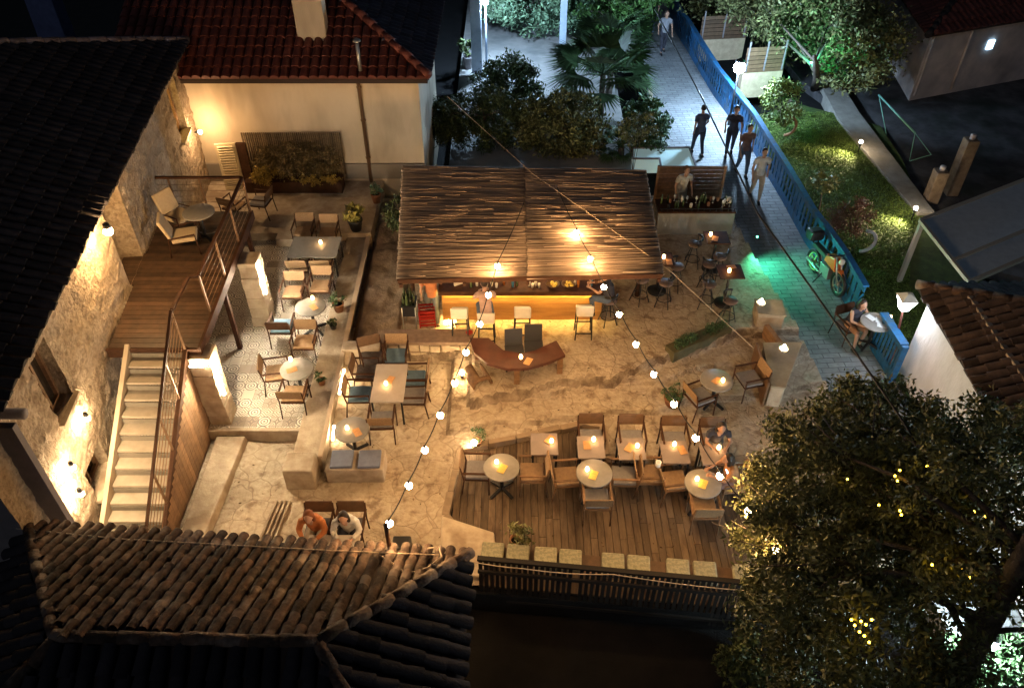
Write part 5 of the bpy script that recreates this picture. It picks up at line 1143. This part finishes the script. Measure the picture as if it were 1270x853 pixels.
g=MB(); g.hull([V((.65,-.05,.66)),V((.65,.05,.66)),V((.3,.08,.62)),V((.3,-.08,.62))],[V((.82,-.03,.6)),V((.82,.03,.6)),V((.6,.07,.72)),V((.6,-.07,.72))]); g.build('front_fender',orange,mo)
g=MB(); g.hull([V((-.05,-.13,.7)),V((.5,-.12,.62)),V((.5,.12,.62)),V((-.05,.13,.7))],[V((0,-.1,.92)),V((.42,-.13,.98)),V((.42,.13,.98)),V((0,.1,.92))]); g.build('tank_fairing',orange,mo,bevel=.03)
g=MB(); g.hull([V((-.75,-.1,.78)),V((0,-.13,.74)),V((0,.13,.74)),V((-.75,.1,.78))],[V((-.72,-.09,.88)),V((0,-.1,.84)),V((0,.1,.84)),V((-.72,.09,.88))]); g.build('saddle',MATS['black_leather'],mo,bevel=.03)
g=MB(); g.box((.05,0,.42),(.42,.24,.34)); g.tube([(-.1,-.14,.3),(-.75,-.16,.4)],[.03,.05],8); g.bar((-.62,.09,.33),(-.05,.09,.4),.04,.05); g.bar((-.62,-.09,.33),(-.05,-.09,.4),.04,.05); g.build('engine',steel,mo,bevel=.02)
g=MB(); [g.tube([(.64,s*.07,.33),(.42,s*.07,1.02)],.025,8) for s in(-1,1)]; g.build('fork',steel,mo)
g=MB(); g.tube([(.3,-.36,1.08),(.4,-.12,1.05),(.4,.12,1.05),(.3,.36,1.08)],.016,6); [g.tube([(.38,s*.25,1.06),(.45,s*.32,1.22)],.008,5) for s in(-1,1)]; g.build('handlebar',black,mo)
g=MB(); g.ball((.56,0,.95),(.07,.09,.09),10,7); g.build('headlight',glassw,mo)
g=MB(); g.box((-.85,0,1.05),(.36,.42,.30)); g.build('top_case',black,mo,bevel=.08)
g=MB(); g.tube([(.0,-.1,.35),(-.05,-.3,.02)],.015,6); g.build('kickstand',black,mo)
# ---------------------------------------------------------------- vegetation
def tree(name,label,cat,base,top,tr,crowns,size,m,asp=.4,seed=1,limbs=6,extra=None):
    t=thing(name,label,cat); base=V(base);top=V(top); g=MB(); bend=V((.1,.05,0))*(top-base).length*.2
    g.tube([base,base.lerp(top,.35)+bend,base.lerp(top,.7)+bend*.6,top],[tr,tr*.85,tr*.7,tr*.4],10)
    rr=random.Random(seed)
    for k in range(limbs):
        c,rad,n,cl,cr=crowns[k%len(crowns)]; s=base.lerp(top,.55+.4*k/limbs); e=V(c)+V((rr.uniform(-.7,.7)*rad[0],rr.uniform(-.7,.7)*rad[1],rr.uniform(-.3,.6)*rad[2])); md=s.lerp(e,.5)+V((0,0,.25))
        g.tube([s,md,e],[min(.05,tr*.35),min(.03,tr*.2),min(.012,tr*.06)],6)
        for _ in range(3): e2=e+V((rr.uniform(-.5,.5)*rad[0],rr.uniform(-.5,.5)*rad[1],rr.uniform(-.3,.5)*rad[2])); g.tube([md.lerp(e,.5),e2],[min(.02,tr*.15),min(.008,tr*.04)],5)
    g.build('trunk',bark,t)
    P_=np.concatenate([crown_pts(n,c,rad,cl,cr,.55) for c,rad,n,cl,cr in crowns])
    if extra:   # keep foliage off the lower, pruned trunk
        b0=np.array(base);dv=np.array(top)-b0; tt=np.clip(((P_-b0)@dv)/(dv@dv),0,.97); dist=np.linalg.norm(P_-(b0+tt[:,None]*dv),axis=1); off=(P_-b0)@np.array((.75,-.65,0.)); low=tt<.72; P_=P_[~((dist<extra)&low)&~((off>.15)&(dist<extra+1.4)&low)]
    leaves('crown',P_,size,m,t,asp=asp,seed=seed)
    return t
tree('large_tree','large leafy tree with fairy lights filling the lower right corner','tree',at(1130,930,-.3),at(1290,650,5.6),.24,
 [((4.9,7.9,3.3),(1.3,1.6,1.0),20000,230,.22),((6.2,8.7,3.0),(1.5,1.7,1.1),26000,300,.23),((6.9,6.4,4.0),(1.9,2.3,1.5),38000,330,.27),((5.0,5.4,3.2),(1.9,1.9,1.2),28000,240,.27),((4.2,6.9,2.6),(.8,1.5,1.0),10000,110,.22),((7.9,9.1,2.7),(.9,1.2,.9),5000,110,.16)],.092,leafA,asp=.38,limbs=14,seed=5,extra=.75)
fl=thing('fairy_lights','scattered small yellow fairy lights wound through the large tree','string lights')
fp=[(1113,596),(1116,583),(1110,590),(1090,626),(1051,594),(1118,638),(1116,633),(1208,634),(1222,640),(1156,700),(1206,699),(1194,706),(1203,716),(1060,775),(1066,783),(1072,788),(1078,796),(1056,768),(1068,770),(1074,774),(1081,768),(1150,578)]
fpts=[at(x,y,4.6 if x>1100 else 4.3) for x,y in fp]; g=MB()
for a_,b_ in zip(fpts,fpts[1:]): g.tube([a_,a_.lerp(b_,.5)-V((0,0,.25)),b_],.005,4,caps=False)
g.build('wire',black,fl); g=MB(); [g.ball(q,.016,6,4) for q in fpts]; g.build('bulbs',glow('fairy_bulb',(1,.58,.03),7),fl)
# trees beyond
tree('dark_tree','broad dusky olive tree over the garden beside the old plaster house','tree',at(1010,110,-.2),at(1010,70,2.6),.16,[((11.2,32.0,2.6),(3.0,3.0,1.5),20000,110,.75),((12.6,29.5,2.0),(1.6,2.2,1.3),12000,70,.6),((8.9,36.0,2.4),(2.0,3.0,1.4),9000,60,.65)],.17,leafA,seed=8)
tree('round_bush','round yellow green lit bush behind the blue railing','bush',at(973,158,-.1),at(973,135,1.0),.06,[((at(973,128,1.2).x,at(973,128,1.2).y,1.25),(.8,.8,.7),3200,40,.24)],.12,mat('lime_leaf',(.19,.22,.06),(.12,.16,.04),rn=.5,rough=.5),seed=9)
c=at(1020,232,.8); tree('young_tree','small pale leaved young tree near the railing','tree',at(1015,262,-.1),at(1020,232,.9),.025,[((c.x,c.y,.9),(.42,.42,.35),420,14,.16)],.15,mat('pale_yellow_leaf',(.32,.32,.12),(.24,.26,.09),rn=.4,rough=.5),seed=10)
c=at(1055,272,.5); tree('russet_shrub','russet brown feathery shrub near the motorcycle','shrub',at(1055,285,-.1),at(1055,268,.8),.04,[((c.x,c.y,.6),(.8,.6,.45),2600,50,.2)],.11,leafR,asp=.2,seed=11)
for i,(x,y,z,rad,n,m,l) in enumerate(((628,108,.7,(1.2,1.1,1.1),14000,leafD,'domed clipped dark bush at the edge of the paved court'),(600,150,.9,(2.0,.8,1.0),15000,leafD,'wide dark leafy hedge bush left behind the reed roof'),(700,158,.9,(1.45,1.0,1.15),16000,leafA,'dense dark olive bush right behind the reed roof'))):
    c=at(x,y,z); c.z=z; tree('dark_bush',l,'bush',(c.x,c.y,-.1),(c.x,c.y,z+.3),.07,[((c.x,c.y,z),rad,n,120,.34 if i else .3)],.13 if i!=1 else .17,m,asp=.42 if i!=1 else .2,seed=20+i)
c=at(668,12,1.2); tree('grey_green_tree','pale grey green rounded tree at the top of the photo over the paved court','tree',(c.x,c.y,-.1),(c.x,c.y,1.2),.1,[((c.x,c.y+.3,1.5),(2.6,1.6,1.2),11000,90,.5)],.2,leafC,seed=30)
c=at(765,25,1.0); tree('bright_green_tree','bright green tree at the top of the photo left of the street','tree',(c.x,c.y,-.1),(c.x,c.y,1.4),.1,[((c.x+.1,c.y+.8,1.5),(2.4,2.2,1.2),11000,90,.5)],.2,mat('fresh_leaf',(.10,.20,.05),(.06,.13,.035),rn=.5,rough=.5),seed=31)
c=at(820,140,.5); tree('street_edge_shrub','loose green shrub between the palm and the street','shrub',(4.9,25.9,-.1),(4.9,25.9,.6),.04,[((4.6,25.6,.6),(.7,1.6,.6),8000,70,.3)],.16,leafB,seed=32)
def palm(label,x,y,z,R_,nf,seed,name='fan_palm'):
    b=at(x,y,z); t=thing(name,label,'palm',(b.x,b.y,0)); g=MB(); g.tube([(0,0,-.1),(0.02,0,z*.5),(0,0,z)],[.14,.12,.1],10); g.build('trunk',bark,t)
    rr=random.Random(seed); g=MB()
    for k in range(nf):
        a=rr.uniform(0,2*PI); el=rr.uniform(-.3,1.1); d=V((math.cos(a)*math.cos(el),math.sin(a)*math.cos(el),math.sin(el))); st=V((0,0,z)); e=st+d*R_*.55+V((0,0,-.06)); g.tube([st,st.lerp(e,.5)+V((0,0,.05)),e],[.014,.012,.01],4)
        s_=d.cross(V((0,0,1))).normalized(); u_=s_.cross(d)
        for j in range(18):
            th=R(-78+156*j/17); q=(d*math.cos(th)+s_*math.sin(th)); L=R_*.58*(1-.25*abs(th)/1.4)*rr.uniform(.85,1.1); tip=e+q*L-V((0,0,.18*L)); m_=e+q*L*.55; w_=q.cross(u_).normalized()*.022*R_
            g.add([e,m_+w_,tip,m_-w_],[(0,1,2,3)],None)
    g.build('fronds',leafB if seed<50 else leafC,t); return t
palm('large fan palm beside the street at the top centre',748,92,1.8,2.0,38,40); palm('spiky low palm between the bushes and the skylight box',770,182,.35,.85,30,41)
palm('second fan palm crown higher up beside the street',760,55,1.9,1.7,26,42)
# planted bed under the plaster house
pb2=thing('planted_bed','long dark planter bed with brown and yellow shrubs along the plaster house wall','planter'); g=MB(); g.box((-6.55,21.45,.78),(2.9,.5,.36)); g.build('trough',darkwood,pb2)
g=MB(); [g.tube([(-7.95+k*.06,21.83,.9),(-7.95+k*.06,21.83,2.25)],.026,5) for k in range(49)]; g.build('woven_screen',mat('wattle',(.20,.14,.08),(.12,.085,.05),sc_=12,rn=.4),pb2)
bush(pb2,'brown_foliage',(-6.4,21.5,1.5),(1.35,.28,.6),11000,.075,mat('brown_leaf',(.17,.12,.05),(.10,.075,.035),rn=.5,rough=.7),110,.17)
bush(pb2,'yellow_foliage',(-7.35,21.3,1.15),(.4,.25,.3),1600,.08,mat('golden_leaf',(.36,.25,.05),(.26,.18,.04),rn=.4,rough=.6),25,.13,seed=3); bush(pb2,'yellow_foliage',(-5.9,21.2,1.05),(.9,.15,.14),1300,.07,MATS['golden_leaf'],30,.1,seed=5)
c=at(516,190,.8); tree('conical_shrub','feathery shrub at the corner of the plaster house beside the reed roof','shrub',(-2.35,21.2,-.1),(-2.35,21.2,.8),.03,[((-2.35,21.2,.8),(.4,.35,.7),1500,30,.17)],.1,leafA,seed=33)
c=at(480,250,.6); tree('side_shrub','dark low shrub left of the reed roof on the rock bank','shrub',(-3.1,19.6,.3),(-3.1,19.6,.9),.03,[((-3.1,19.7,.85),(.5,.8,.35),1800,30,.2)],.1,leafD,seed=34)
c=at(785,208,.8); tree('roof_edge_shrub','dim shrub with a few red flowers at the far right corner of the reed roof','shrub',(c.x,c.y,-.1),(c.x,c.y,.8),.03,[((c.x,c.y,2.2),(.7,.4,.5),1300,25,.2)],.1,leafA,seed=35)
c=at(605,660,.3); potted(640,668,'leafy plant growing over the first bench cushions at the fence',-.1,.35,.12,pot_m,leafA,.3,350,.09)
# potted row at top left court
potted(580,70,'tall narrow planter with snake plant in the paved court',0,.5,.2,plaster_grey,leafD,.45,400,.16)
potted(592,546,'small herb beside the ground lamp behind the leftmost deck table',.0,.15,.1,lr=.2,n=160)
st2=thing('corner_wall_lamp_bracket','dark unlit bracket lamp low on the stone house wall by the stair','lamp')
p=at(88,625,1.0); g=MB(); g.tube([p,p+V((.35,0,.02))],.06,8); g.tube([p+V((-.2,0,0)),p+V((.1,.1,-.2)),p+V((.3,0,-.1))],.015,6); g.build('fitting',black,st2)
c=at(1235,815,.5)
pts=[]
while len(pts)<420:
    x=rg.uniform(-6,6.6);y=rg.uniform(8.8,15.5)
    if inside((x,y),TILE) or -4.7<x<-3.9: continue
    if rg.rand()>.25+.75*(noise.noise(Vector((x,y,20)))>.12): continue
    pts.append((x,y,gz(x,y)+.02))
tag(leaves('fallen_leaves',pts,.06,mat('dry_leaf',(.16,.10,.05),(.10,.06,.03),rn=.5),flat=.12),'dry fallen leaves scattered over the courtyard rock','fallen leaves',kind='stuff')
tree('lamp_bush','green bush around the cyan white lamp at the lower right corner','bush',(c.x+.2,c.y-.3,-.5),(c.x+.2,c.y-.3,.3),.05,[((c.x-.1,c.y-.1,.2),(1.0,.7,.5),5000,60,.2),((c.x+.5,c.y-.2,.9),(.5,.5,.4),1500,30,.18)],.12,leafB,seed=50)
for x,y,l in ((3.5,6.9,'dark low shrub mass below the slatted fence near the large tree'),):
    tree('dark_shrub',l,'shrub',(x+.9,y,-.7),(x+.9,y,0),.05,[((x+.9,y,-.1),(.9,.5,.5),5000,60,.2)],.1,leafD,seed=51)
